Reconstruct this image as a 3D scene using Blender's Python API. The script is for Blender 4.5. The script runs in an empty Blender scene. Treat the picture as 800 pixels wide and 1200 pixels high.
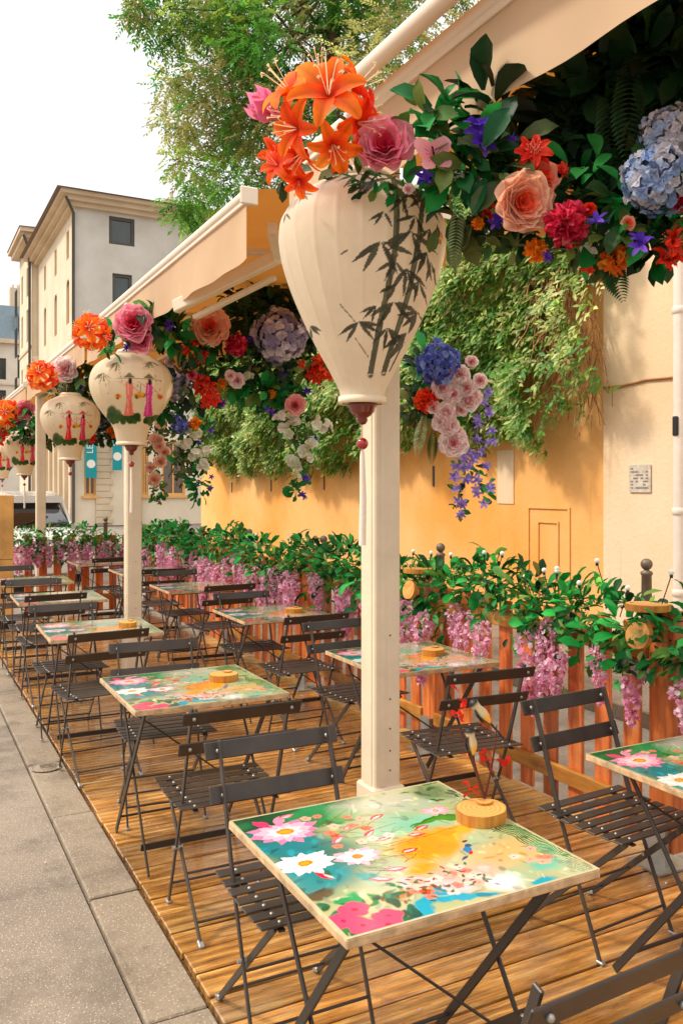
import bpy, math, random
import numpy as np
from mathutils import Vector, Matrix
random.seed(7)
rng = np.random.default_rng(7)
R = math.radians
PI = math.pi
scene = bpy.context.scene
COL = scene.collection

# ------------------------------------------------------------------ survey: real positions from the measured camera
TH = R(27.6); S_, C_ = math.sin(TH), math.cos(TH)
H = 1.6; F = 990.0
def at(px, py, D):
    t = (px - 400) / F
    return Vector((D * (S_ + t * C_), D * (C_ - t * S_), H - (py - 572) * D / F))
def onX(px, py, X):
    t = (px - 400) / F
    return at(px, py, X / (S_ + t * C_))
def onY(px, py, Y):
    t = (px - 400) / F
    return at(px, py, Y / (C_ - t * S_))

def lin(c):
    if isinstance(c, str):
        c = [int(c[i:i + 2], 16) / 255 for i in (0, 2, 4)]
        return tuple(x / 12.92 if x <= .04045 else ((x + .055) / 1.055) ** 2.4 for x in c)
    return tuple(c)

# ------------------------------------------------------------------ object helpers
def link(name, me, parent=None, mats=()):
    o = bpy.data.objects.new(name, me); COL.objects.link(o)
    for m in mats: me.materials.append(m)
    if parent: o.parent = parent
    return o
def thing(name, label, cat, loc=(0, 0, 0), rz=0, group=None):
    o = bpy.data.objects.new(name, None); COL.objects.link(o)
    o.empty_display_size = .1
    o.location = loc; o.rotation_euler = (0, 0, rz)
    return tag(o, label, cat, group)
def tag(o, label=None, cat=None, group=None, kind=None):
    if label: o['label'] = label
    if cat: o['category'] = cat
    if group: o['group'] = group
    if kind: o['kind'] = kind
    return o
def dup(root, loc, rz, label, name=None):
    def cp(o, parent):
        c = o.copy(); COL.objects.link(c); c.parent = parent
        for ch in o.children: cp(ch, c)
        return c
    kids = list(root.children)
    r = root.copy(); COL.objects.link(r)
    for ch in kids: cp(ch, r)
    r.location = loc; r.rotation_euler = (0, 0, rz); r['label'] = label
    return r

class MB:
    """polygon builder: everything added becomes one mesh"""
    def __init__(s): s.v = []; s.f = []; s.m = []; s.s = []; s.c = []
    def add(s, vs, fs, mi=0, sm=False, col=None):
        o = len(s.v); s.v += [tuple(v) for v in vs]
        s.f += [tuple(i + o for i in f) for f in fs]; s.m += [mi] * len(fs); s.s += [sm] * len(fs)
        s.c += [col or (1, 1, 1)] * len(vs)
    def box(s, c, d, rot=None, mi=0, col=None, bev=0):
        x, y, z = d[0] / 2, d[1] / 2, d[2] / 2
        c = Vector(c)
        if bev:
            vs = []; 
            b = bev
            for sx in (-1, 1):
                for sy in (-1, 1):
                    for sz in (-1, 1):
                        vs += [(sx * (x - b), sy * (y - b), sz * z), (sx * (x - b), sy * y, sz * (z - b)), (sx * x, sy * (y - b), sz * (z - b))]
            bm_v = [Vector(v) for v in vs]
            def idx(i, j, k, w): return ((i * 2 + j) * 2 + k) * 3 + w
            fs = []
            for k in (0, 1): fs.append([idx(0, 0, k, 0), idx(1, 0, k, 0), idx(1, 1, k, 0), idx(0, 1, k, 0)][::(1 if k else -1)])
            for j in (0, 1): fs.append([idx(0, j, 0, 1), idx(1, j, 0, 1), idx(1, j, 1, 1), idx(0, j, 1, 1)][::(-1 if j else 1)])
            for i in (0, 1): fs.append([idx(i, 0, 0, 2), idx(i, 1, 0, 2), idx(i, 1, 1, 2), idx(i, 0, 1, 2)][::(1 if i else -1)])
            for j in (0, 1):
                for k in (0, 1): fs.append([idx(0, j, k, 0), idx(1, j, k, 0), idx(1, j, k, 1), idx(0, j, k, 1)][::(1 if j != k else -1)])
            for i in (0, 1):
                for k in (0, 1): fs.append([idx(i, 0, k, 0), idx(i, 1, k, 0), idx(i, 1, k, 2), idx(i, 0, k, 2)][::(-1 if i != k else 1)])
            for i in (0, 1):
                for j in (0, 1): fs.append([idx(i, j, 0, 1), idx(i, j, 1, 1), idx(i, j, 1, 2), idx(i, j, 0, 2)][::(1 if i != j else -1)])
            for i in (0, 1):
                for j in (0, 1):
                    for k in (0, 1): fs.append([idx(i, j, k, 0), idx(i, j, k, 1), idx(i, j, k, 2)])
            vs = bm_v
        else:
            vs = [Vector((a, b, e)) for a in (-x, x) for b in (-y, y) for e in (-z, z)]
            fs = [(0, 1, 3, 2), (4, 6, 7, 5), (0, 4, 5, 1), (2, 3, 7, 6), (0, 2, 6, 4), (1, 5, 7, 3)]
        if rot is not None: vs = [rot @ v for v in vs]
        s.add([v + c for v in vs], fs, mi, False, col)
    def b2(s, lo, hi, mi=0, col=None, bev=0):
        s.box([(a + b) / 2 for a, b in zip(lo, hi)], [b - a for a, b in zip(lo, hi)], None, mi, col, bev)
    def bar(s, p0, p1, w, t, up=(0, 0, 1), mi=0, col=None, bev=0):
        p0 = Vector(p0); p1 = Vector(p1); d = p1 - p0; L = d.length; y = d / L
        x = y.cross(Vector(up))
        if x.length < 1e-4: x = y.cross(Vector((1, 0, 0)))
        x.normalize(); z = x.cross(y)
        s.box((p0 + p1) / 2, (w, L, t), Matrix((x, y, z)).transposed(), mi, col, bev)
    def tube(s, pts, r, n=8, mi=0, cap=True, col=None):
        pts = [Vector(p) for p in pts]; rs = r if isinstance(r, (list, tuple)) else [r] * len(pts)
        vs = []; fs = []
        for i, p in enumerate(pts):
            d = (pts[min(i + 1, len(pts) - 1)] - pts[max(i - 1, 0)]).normalized()
            a = d.cross(Vector((0.12, 0.31, 1) if abs(d.z) < .9 else (1, .1, 0))).normalized(); b = d.cross(a)
            for k in range(n):
                an = 2 * PI * k / n; vs.append(p + (a * math.cos(an) + b * math.sin(an)) * rs[i])
        for i in range(len(pts) - 1):
            for k in range(n):
                fs.append((i * n + k, i * n + (k + 1) % n, (i + 1) * n + (k + 1) % n, (i + 1) * n + k))
        s.add(vs, fs, mi, True, col)
        if cap:
            s.add(vs[:n], [tuple(range(n))[::-1]], mi, False, col); s.add(vs[-n:], [tuple(range(n))], mi, False, col)
    def lathe(s, prof, c=(0, 0, 0), n=24, mi=0, sm=True, col=None):
        vs = [(c[0] + r * math.cos(2 * PI * k / n), c[1] + r * math.sin(2 * PI * k / n), c[2] + z) for r, z in prof for k in range(n)]
        fs = [(i * n + k, i * n + (k + 1) % n, (i + 1) * n + (k + 1) % n, (i + 1) * n + k) for i in range(len(prof) - 1) for k in range(n)]
        s.add(vs, fs, mi, sm, col)
    def ball(s, c, r, n=12, mi=0, sc=(1, 1, 1), col=None, rot=None):
        m = n // 2; vs = []; fs = []
        for i in range(m + 1):
            a = -PI / 2 + PI * i / m
            for k in range(n):
                v = Vector((math.cos(a) * math.cos(2 * PI * k / n) * r * sc[0], math.cos(a) * math.sin(2 * PI * k / n) * r * sc[1], math.sin(a) * r * sc[2]))
                if rot is not None: v = rot @ v
                vs.append(v + Vector(c))
        fs = [(i * n + k, i * n + (k + 1) % n, (i + 1) * n + (k + 1) % n, (i + 1) * n + k) for i in range(m) for k in range(n)]
        s.add(vs, fs, mi, True, col)
    def build(s, name, mats, parent=None, colored=False, auto=False):
        me = bpy.data.meshes.new(name); me.from_pydata(s.v, [], s.f)
        if not isinstance(mats, (list, tuple)): mats = [mats]
        for m in mats: me.materials.append(m)
        me.polygons.foreach_set('material_index', s.m); me.polygons.foreach_set('use_smooth', s.s)
        if colored:
            a = me.color_attributes.new('Col', 'FLOAT_COLOR', 'POINT')
            arr = np.ones((len(s.v), 4), np.float32); arr[:, :3] = np.array(s.c, np.float32); a.data.foreach_set('color', arr.ravel())
        me.update()
        return link(name, me, parent)

def np_mesh(name, V, Fq, C, mat, parent=None, smooth=False):
    V = np.asarray(V, np.float32); Fq = np.asarray(Fq, np.int32); k = Fq.shape[1]
    me = bpy.data.meshes.new(name)
    me.vertices.add(len(V)); me.vertices.foreach_set('co', V.ravel())
    me.loops.add(Fq.size); me.loops.foreach_set('vertex_index', Fq.ravel())
    me.polygons.add(len(Fq)); me.polygons.foreach_set('loop_start', np.arange(len(Fq), dtype=np.int32) * k)
    me.update(calc_edges=True)
    if smooth: me.polygons.foreach_set('use_smooth', np.ones(len(Fq), bool))
    if C is not None:
        a = me.color_attributes.new('Col', 'FLOAT_COLOR', 'POINT')
        arr = np.ones((len(V), 4), np.float32); arr[:, :3] = C; a.data.foreach_set('color', arr.ravel())
    me.materials.append(mat); me.update()
    return link(name, me, parent)

class Soup:
    """petals and leaves: many small quads gathered into one mesh"""
    def __init__(s): s.V = []; s.F = []; s.C = []; s.n = 0
    def add(s, V, Fq, C):
        V = np.asarray(V, float); C = np.asarray(C, float)
        if C.ndim == 1: C = np.tile(C, (len(V), 1))
        s.V.append(V); s.F.append(np.asarray(Fq) + s.n); s.C.append(C); s.n += len(V)
    def inst(s, tmpl, pos, fr, scale, cols, jit=.0):
        """tmpl (V,F); pos (n,3); fr (n,3,3) columns x,y,z; scale (n,) ; cols (n,3)"""
        V, Fq = tmpl; n = len(pos); k = len(V)
        W = np.einsum('nij,kj->nki', fr, V) * np.asarray(scale).reshape(n, 1, 1) + np.asarray(pos)[:, None, :]
        if jit: W = W + rng.normal(0, jit, W.shape)
        s.add(W.reshape(-1, 3), (Fq[None] + (np.arange(n) * k)[:, None, None]).reshape(-1, Fq.shape[1]), np.repeat(cols, k, 0))
    def build(s, name, mat, parent=None, smooth=False):
        return np_mesh(name, np.concatenate(s.V), np.concatenate(s.F), np.clip(np.concatenate(s.C), 0, 1), mat, parent, smooth)

def petal(L=1, W=.5, a0=40, a1=-10, cup=.1, nu=3, nv=5, tip=1.0, base=.25, ruf=0, seed=0):
    r = np.random.default_rng(seed)
    V = []; y = z = 0
    for j in range(nv):
        v = j / (nv - 1)
        if j:
            a = R(a0 + (a1 - a0) * (v - .5 / (nv - 1))); y += L / (nv - 1) * math.cos(a); z += L / (nv - 1) * math.sin(a)
        w = W * (base * (1 - v) + math.sin(PI * min(1, v ** tip * .9 + .02)) ** .75 * (1 - .0 * v))
        if j == nv - 1: w = W * .28 if tip >= 1 else W * .55
        for i in range(nu):
            u = 2 * i / (nu - 1) - 1
            V.append((u * w / 2, y - (.06 * L * u * u if j == nv - 1 else 0), z + cup * W * u * u + (r.normal(0, ruf) * L if ruf and j > 0 else 0)))
    Fq = [(j * nu + i, j * nu + i + 1, (j + 1) * nu + i + 1, (j + 1) * nu + i) for j in range(nv - 1) for i in range(nu - 1)]
    return np.array(V), np.array(Fq)
LEAF = petal(1, .48, 15, -35, .18, 3, 5, 1.25, .05)
LEAF_N = petal(1, .30, 10, -40, .2, 3, 4, 1.2, .05)
LEAF_S = (np.array([(0, 0, 0), (-.22, .45, .06), (0, .5, 0), (.22, .45, .06), (0, 1, -.06)]), np.array([(0, 2, 4, 1), (0, 3, 4, 2)]))

def norm(a): return a / np.maximum(np.linalg.norm(a, axis=-1, keepdims=True), 1e-9)
def frames(d, n):
    d = norm(np.asarray(d, float)); n = np.asarray(n, float)
    x = norm(np.cross(d, n)); z = np.cross(x, d)
    return np.stack([x, d, z], axis=2)
def vary(col, n, amt=.18, hue=.05):
    c = np.tile(np.array(lin(col)), (n, 1)); k = np.exp(rng.normal(0, amt, (n, 1)))
    return c * k * np.exp(rng.normal(0, hue, (n, 3)))
def pick(cols, n, p=None, amt=.2):
    L = np.array([lin(c) for c in cols]); i = rng.choice(len(cols), n, p=p)
    return L[i] * np.exp(rng.normal(0, amt, (n, 1)))

# ------------------------------------------------------------------ materials (all procedural)
def nodes(name):
    m = bpy.data.materials.new(name); m.use_nodes = True; nt = m.node_tree; nt.nodes.clear()
    out = nt.nodes.new('ShaderNodeOutputMaterial'); b = nt.nodes.new('ShaderNodeBsdfPrincipled')
    nt.links.new(b.outputs[0], out.inputs['Surface'])
    return m, nt, b, out
def N(nt, t, **kw):
    n = nt.nodes.new(t)
    for k, v in kw.items():
        if k.startswith('i_'): n.inputs[k[2:].replace('_', ' ')].default_value = v
        else: setattr(n, k, v)
    return n
def noise_node(nt, scale, detail=4, rough=.55, vec=(1, 1, 1), coord='Object'):
    tc = N(nt, 'ShaderNodeTexCoord'); mp = N(nt, 'ShaderNodeMapping'); mp.inputs['Scale'].default_value = vec
    nt.links.new(tc.outputs[coord], mp.inputs[0])
    no = N(nt, 'ShaderNodeTexNoise'); no.inputs['Scale'].default_value = scale; no.inputs['Detail'].default_value = detail; no.inputs['Roughness'].default_value = rough
    nt.links.new(mp.outputs[0], no.inputs['Vector'])
    return no
def ramp(nt, src, stops):
    r = N(nt, 'ShaderNodeValToRGB'); e = r.color_ramp.elements
    while len(e) < len(stops): e.new(.5)
    for i, (p, c) in enumerate(stops):
        e[i].position = p; e[i].color = (c[0], c[1], c[2], 1)
    nt.links.new(src, r.inputs[0]); return r
def mixc(nt, a, b, fac, mode='MIX'):
    m = N(nt, 'ShaderNodeMix', data_type='RGBA', blend_type=mode)
    for sock, v in ((0, fac), (6, a), (7, b)):
        if hasattr(v, 'is_output') or isinstance(v, bpy.types.NodeSocket): nt.links.new(v, m.inputs[sock])
        elif sock == 0: m.inputs[0].default_value = v
        else: m.inputs[sock].default_value = (*v[:3], 1)
    return m.outputs[2]
def mat(name, col='808080', rough=.6, var=.18, ns=6, bump=0, bs=60, metal=0, attr=False, transl=0, spec=.5, vec=(1, 1, 1), coat=0, coord='Object', bdist=.01):
    m, nt, b, out = nodes(name)
    no = noise_node(nt, ns, 5, .6, vec, coord)
    c = lin(col)
    if attr:
        at_ = N(nt, 'ShaderNodeAttribute', attribute_name='Col'); base = at_.outputs['Color']
    else: base = c
    k = ramp(nt, no.outputs['Fac'], [(.25, (1 - var,) * 3), (.75, (1 + var * .6,) * 3)])
    bc = mixc(nt, base, k.outputs[0], 1, 'MULTIPLY')
    nt.links.new(bc, b.inputs['Base Color'])
    b.inputs['Roughness'].default_value = rough; b.inputs['Metallic'].default_value = metal
    b.inputs['Specular IOR Level'].default_value = spec
    if coat: b.inputs['Coat Weight'].default_value = coat; b.inputs['Coat Roughness'].default_value = .12
    if bump:
        nb = noise_node(nt, bs, 6, .65, vec, coord); bp = N(nt, 'ShaderNodeBump'); bp.inputs['Strength'].default_value = bump; bp.inputs['Distance'].default_value = bdist
        nt.links.new(nb.outputs['Fac'], bp.inputs['Height']); nt.links.new(bp.outputs[0], b.inputs['Normal'])
    if transl:
        t = N(nt, 'ShaderNodeBsdfTranslucent'); nt.links.new(bc, t.inputs['Color'])
        mx = N(nt, 'ShaderNodeMixShader'); mx.inputs[0].default_value = transl
        nt.links.new(b.outputs[0], mx.inputs[1]); nt.links.new(t.outputs[0], mx.inputs[2]); nt.links.new(mx.outputs[0], out.inputs['Surface'])
    return m

M = {}
M['leaf'] = mat('artificial_leaf', rough=.5, attr=True, transl=.25, var=.25, ns=25, spec=.28)
M['treeleaf'] = mat('tree_leaf', rough=.5, attr=True, transl=.5, var=.1, ns=2)
M['petal'] = mat('silk_petal', rough=.7, attr=True, transl=.45, var=.1, ns=60, spec=.3)
M['silk'] = mat('lantern_silk', rough=.5, attr=True, transl=.35, var=.1, ns=7, bump=.25, bs=160, spec=.3, bdist=.002)
M['lamprim'] = mat('lantern_rim', 'e8d4b4', .5, .06)
M['redwood'] = mat('red_lacquer', '6e1c12', .22, .15, 20, coat=.6)
M['redbead'] = mat('red_bead', 'a01a10', .15, .1, 20, coat=.8)
M['tassel'] = mat('tassel_thread', 'e8d8c6', .8, .1, 80)
M['post'] = mat('cream_painted_metal', 'dfcdb0', .38, .14, 5, spec=.5, bump=.05, bs=40)
M['awnbar'] = mat('awning_bar_paint', 'e4d2bb', .35, .05, 3)
M['screw'] = mat('screw', '6a6055', .35, metal=.8)
M['chair'] = mat('dark_chair_paint', '3b3129', .4, .45, 12, spec=.55, bump=.06, bs=300, bdist=.002)
M['galv'] = mat('galvanised', 'a8a69f', .45, .2, 14, metal=.7)
M['tableleg'] = mat('table_leg_paint', '2c2520', .42, .25, 30, spec=.5)
M['table'] = mat('printed_tabletop', rough=.22, attr=True, var=.12, ns=9, coat=1, bump=.04, bs=7)
M['tabedge'] = mat('tabletop_edge', 'cba77c', .5, .6, 22)
M['granite'] = None
M['bollard'] = mat('bollard_paint', '6e6050', .5, .2, 20, metal=.3)
M['limb'] = mat('tree_bark', '5b4632', .9, .3, 12, .6, 30, vec=(1, 1, .3))
M['twig'] = mat('dead_twig', 'a5713f', .8, .25, 10)
M['bulb'] = mat('frosted_bulb', 'f6f0e4', .25, .03)
M['wire'] = mat('black_wire', '1c1a18', .5, .1)
M['white'] = mat('white_plastic', 'e4dccf', .45, .05)
M['pipe'] = mat('downpipe_paint', 'e3d3c3', .5, .1, 8)
M['brick'] = mat('chimney_brick', 'c4694a', .85, .2, 3)
M['slate'] = mat('slate_roof', '6f8088', .6, .15, 3)
M['tileroof'] = mat('roof_tile', '7c6556', .8, .2, 4)
M['glass'] = mat('window_glass', '37413c', .08, .3, .8, spec=.8)
M['glassb'] = mat('window_glass_brown', '5f4a38', .15, .3, .8, spec=.8)
M['frame'] = mat('window_frame_dark', '4c4640', .6)
M['framey'] = mat('window_frame_ochre', 'd9a25a', .6)
M['banner'] = mat('banner_cloth', '129aa0', .7, .1, 4, transl=.2)
M['carpaint'] = mat('car_paint', 'dcdad4', .25, .03, coat=.6)
M['carglass'] = mat('car_glass', '14181a', .05, .2, 1.5, spec=.9)
M['tyre'] = mat('tyre', '1b1a19', .85)
M['headlight'] = mat('headlight', 'c8cccc', .1, .05)

def plaster(name, c1, c2, c3, speck=.5, zlo=0, zhi=4):
    m, nt, b, out = nodes(name)
    big = noise_node(nt, .55, 5, .6); fine = noise_node(nt, 5, 8, .7); drip = noise_node(nt, 2.2, 6, .65, (3, 3, .25))
    a = mixc(nt, lin(c1), lin(c2), ramp(nt, big.outputs['Fac'], [(.35, (0, 0, 0)), (.65, (1, 1, 1))]).outputs[0])
    a = mixc(nt, a, lin(c3), ramp(nt, drip.outputs['Fac'], [(.6, (0, 0, 0)), (.78, (.5 * speck,) * 3)]).outputs[0])
    a = mixc(nt, a, (.18, .10, .05), ramp(nt, fine.outputs['Fac'], [(.68, (0, 0, 0)), (.8, (speck * .6,) * 3)]).outputs[0])
    nt.links.new(a, b.inputs['Base Color']); b.inputs['Roughness'].default_value = .9; b.inputs['Specular IOR Level'].default_value = .2
    bp = N(nt, 'ShaderNodeBump'); bp.inputs['Strength'].default_value = .35; bp.inputs['Distance'].default_value = .02
    f2 = noise_node(nt, 18, 8, .7); nt.links.new(f2.outputs['Fac'], bp.inputs['Height']); nt.links.new(bp.outputs[0], b.inputs['Normal'])
    return m
M['ochre'] = plaster('ochre_plaster', 'f2bd7c', 'eba552', 'cf8c40', .9)
M['pinkplaster'] = plaster('pale_plaster', 'ead2b2', 'e2c39c', 'b98a5c', .9)
M['greyplaster'] = plaster('grey_render', 'cac4ba', 'bab2a6', '8f8578', .6)
M['cream'] = plaster('cream_facade', 'e0d0b8', 'd4c2a6', 'a98a66', .3)
M['stone'] = plaster('facade_stone', 'd3bfa3', 'c4ae90', '9c876b', .5)
M['palefacade'] = plaster('pale_facade', 'd9cdbd', 'cbbfae', 'a39684', .3)

def wood(name, cols, rough=.45, axis='X', grain=26, ribs=False, attr=False, coat=0):
    m, nt, b, out = nodes(name)
    vec = {'X': (.12, 1, 1), 'Y': (1, .12, 1), 'Z': (1, 1, .1)}[axis]
    g = noise_node(nt, grain, 8, .68, vec); big = noise_node(nt, 1.3, 4, .6)
    rr = ramp(nt, g.outputs['Fac'], [(.3, lin(cols[0])), (.5, lin(cols[1])), (.72, lin(cols[2]))])
    bc = rr.outputs[0]
    if attr:
        a = N(nt, 'ShaderNodeAttribute', attribute_name='Col'); bc = mixc(nt, bc, a.outputs['Color'], 1, 'MULTIPLY')
    wet = ramp(nt, big.outputs['Fac'], [(.38, (.62,) * 3), (.62, (1.12,) * 3)])
    bc = mixc(nt, bc, wet.outputs[0], 1, 'MULTIPLY')
    nt.links.new(bc, b.inputs['Base Color'])
    ro = ramp(nt, big.outputs['Fac'], [(.4, (rough * .45,) * 3), (.6, (rough * 1.3,) * 3)])
    nt.links.new(ro.outputs[0], b.inputs['Roughness'])
    if coat: b.inputs['Coat Weight'].default_value = coat; b.inputs['Coat Roughness'].default_value = .15
    bp = N(nt, 'ShaderNodeBump'); bp.inputs['Strength'].default_value = .35; bp.inputs['Distance'].default_value = .003
    if ribs:
        tc = N(nt, 'ShaderNodeTexCoord'); w = N(nt, 'ShaderNodeTexWave', wave_type='BANDS', bands_direction='Y'); w.inputs['Scale'].default_value = 22
        w.inputs['Distortion'].default_value = .4
        nt.links.new(tc.outputs['Object'], w.inputs['Vector'])
        bp2 = N(nt, 'ShaderNodeBump'); bp2.inputs['Strength'].default_value = .5; bp2.inputs['Distance'].default_value = .004
        worn = noise_node(nt, 2.3, 6, .7, (.5, 1, 1)); bc = mixc(nt, bc, lin('b39a78'), ramp(nt, worn.outputs['Fac'], [(.5, (0, 0, 0)), (.72, (.6,) * 3)]).outputs[0])
        st = N(nt, 'ShaderNodeTexWave', wave_type='BANDS', bands_direction='Y'); st.inputs['Scale'].default_value = 6.66; st.inputs['Distortion'].default_value = .8; st.inputs['Detail'].default_value = 3; nt.links.new(tc.outputs['Object'], st.inputs['Vector'])
        bc = mixc(nt, bc, ramp(nt, st.outputs['Fac'], [(.1, (.78,) * 3), (.9, (1.12, 1.12, 1.12))]).outputs[0], 1, 'MULTIPLY'); nt.links.new(bc, b.inputs['Base Color'])
        nt.links.new(w.outputs['Fac'], bp2.inputs['Height']); nt.links.new(bp2.outputs[0], bp.inputs['Normal'])
    nt.links.new(g.outputs['Fac'], bp.inputs['Height']); nt.links.new(bp.outputs[0], b.inputs['Normal'])
    return m
M['deck'] = wood('deck_wood', ('6a4018', 'ac7430', 'e0b068'), .24, 'X', 30, True, True, .9)
M['fence'] = wood('fence_wood', ('9a4416', 'd46e30', 'ea9652'), .45, 'Z', 24, attr=True)
M['rail'] = wood('rail_wood', ('94591d', 'bb7c2c', 'd69a48'), .5, 'Y', 24)
M['logside'] = wood('log_bark', ('9a5a1c', 'c8842f', 'dea24e'), .7, 'Z', 26)
M['ply'] = wood('plywood_panel', ('d69a4e', 'e2a85a', 'ecb86c'), .55, 'Z', 8)
def ringwood():
    m, nt, b, out = nodes('log_end')
    tc = N(nt, 'ShaderNodeTexCoord'); w = N(nt, 'ShaderNodeTexWave', wave_type='RINGS', rings_direction='Z'); w.inputs['Scale'].default_value = 24; w.inputs['Distortion'].default_value = 3.5
    w.inputs['Detail'].default_value = 3
    nt.links.new(tc.outputs['Object'], w.inputs['Vector'])
    r = ramp(nt, w.outputs['Fac'], [(.1, lin('c98c40')), (.9, lin('dca256'))]); nt.links.new(r.outputs[0], b.inputs['Base Color']); b.inputs['Roughness'].default_value = .6
    return m
M['logend'] = ringwood()

def asphalt(name, c1, c2, sp, scale=170):
    m, nt, b, out = nodes(name)
    big = noise_node(nt, .8, 5, .6); fine = noise_node(nt, scale, 3, .7)
    tc = N(nt, 'ShaderNodeTexCoord'); vo = N(nt, 'ShaderNodeTexVoronoi'); vo.inputs['Scale'].default_value = scale * .9; nt.links.new(tc.outputs['Object'], vo.inputs['Vector'])
    a = mixc(nt, lin(c1), lin(c2), ramp(nt, big.outputs['Fac'], [(.3, (0, 0, 0)), (.7, (1, 1, 1))]).outputs[0])
    a = mixc(nt, a, lin(sp), ramp(nt, vo.outputs['Distance'], [(.12, (.75,) * 3), (.3, (0, 0, 0))]).outputs[0])
    a = mixc(nt, a, (.03, .025, .02), ramp(nt, fine.outputs['Fac'], [(.58, (0, 0, 0)), (.74, (.6,) * 3)]).outputs[0])
    pat = noise_node(nt, 2.6, 7, .7); a = mixc(nt, a, ramp(nt, pat.outputs['Fac'], [(.34, (.62, .6, .57)), (.5, (1, 1, 1)), (.7, (1.12, 1.1, 1.06))]).outputs[0], 1, 'MULTIPLY')
    nt.links.new(a, b.inputs['Base Color']); b.inputs['Roughness'].default_value = .72
    bp = N(nt, 'ShaderNodeBump'); bp.inputs['Strength'].default_value = .7; bp.inputs['Distance'].default_value = .006
    nt.links.new(fine.outputs['Fac'], bp.inputs['Height']); nt.links.new(bp.outputs[0], b.inputs['Normal'])
    return m
M['asphalt'] = asphalt('footway_asphalt', '90816f', '786a5c', 'cdbfac', 110)
M['road'] = asphalt('road_asphalt', '978a7c', '85796c', 'c8bcae', 90)
M['granite'] = asphalt('granite_kerb', '94836e', '7c6c5a', 'c4b298', 85)
M['ground'] = asphalt('ground_asphalt', '8a7d70', '7b7065', 'a89c8e', 40)

# awning cloth: thin, lets warm light through
def cloth(name, col, tl, tcol):
    m, nt, b, out = nodes(name)
    no = noise_node(nt, 3, 4, .5); k = ramp(nt, no.outputs['Fac'], [(.3, (.92,) * 3), (.7, (1.04,) * 3)])
    c = mixc(nt, lin(col), k.outputs[0], 1, 'MULTIPLY'); nt.links.new(c, b.inputs['Base Color']); b.inputs['Roughness'].default_value = .8
    b.inputs['Specular IOR Level'].default_value = .15
    t = N(nt, 'ShaderNodeBsdfTranslucent'); t.inputs['Color'].default_value = (*lin(tcol), 1)
    mx = N(nt, 'ShaderNodeMixShader'); mx.inputs[0].default_value = tl
    nt.links.new(b.outputs[0], mx.inputs[1]); nt.links.new(t.outputs[0], mx.inputs[2]); nt.links.new(mx.outputs[0], out.inputs['Surface'])
    wv = noise_node(nt, 500, 2); bp = N(nt, 'ShaderNodeBump'); bp.inputs['Strength'].default_value = .1; bp.inputs['Distance'].default_value = .002
    nt.links.new(wv.outputs['Fac'], bp.inputs['Height']); nt.links.new(bp.outputs[0], b.inputs['Normal'])
    return m
M['valance'] = cloth('valance_cloth', 'd2b492', .2, 'e8b07c')
M['canopy'] = cloth('canopy_cloth', 'b8864c', .14, 'e8943a')

# ------------------------------------------------------------------ painting into mesh colours (prints on table tops and lanterns)
class Paint:
    def __init__(s, P, col): s.P = P; s.C = np.tile(np.array(lin(col), float), (len(P), 1))
    def _mix(s, m, col, a=1):
        c = np.array(lin(col)); w = np.asarray(a) if np.ndim(a) else a
        s.C[m] = s.C[m] * (1 - (w[:, None] if np.ndim(w) else w)) + c * (w[:, None] if np.ndim(w) else w)
    def blob(s, c, r, col, a=1, soft=1.0, rot=0):
        d = s.P - np.array(c); rx, ry = (r, r) if np.isscalar(r) else r
        cr, sr = math.cos(rot), math.sin(rot)
        x = (d[:, 0] * cr + d[:, 1] * sr) / rx; y = (-d[:, 0] * sr + d[:, 1] * cr) / ry
        q = np.sqrt(x * x + y * y)
        w = np.clip((1 - q) / max(soft, 1e-3), 0, 1); m = w > 0; w = w[m]; s._mix(m, col, a * w * w * (3 - 2 * w))
    def poly(s, pts, col, a=1):
        pts = np.array(pts); lo = pts.min(0); hi = pts.max(0)
        m0 = np.all((s.P >= lo) & (s.P <= hi), axis=1); idx = np.nonzero(m0)[0]
        if not len(idx): return
        q = s.P[idx]; ins = np.zeros(len(q), bool)
        for i in range(len(pts)):
            x1, y1 = pts[i]; x2, y2 = pts[i - 1]
            c = ((y1 > q[:, 1]) != (y2 > q[:, 1])) & (q[:, 0] < (x2 - x1) * (q[:, 1] - y1) / ((y2 - y1) or 1e-9) + x1)
            ins ^= c
        s._mix(idx[ins], col, a)
    def line(s, p0, p1, w0, w1, col, a=1):
        p0 = np.array(p0, float); p1 = np.array(p1, float); d = p1 - p0; L2 = d @ d or 1e-9
        t = np.clip(((s.P - p0) @ d) / L2, 0, 1); q = p0 + t[:, None] * d
        dist = np.linalg.norm(s.P - q, axis=1); w = w0 + (w1 - w0) * t
        s._mix(dist < w / 2, col, a)
    def leaf(s, p, ang, L, W, col, a=1):
        d = np.array((math.cos(ang), math.sin(ang))); n = np.array((-d[1], d[0])); p = np.array(p)
        s.poly([p, p + d * L * .35 + n * W / 2, p + d * L * .65 + n * W * .42, p + d * L, p + d * L * .65 - n * W * .42, p + d * L * .35 - n * W / 2], col, a)

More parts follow.
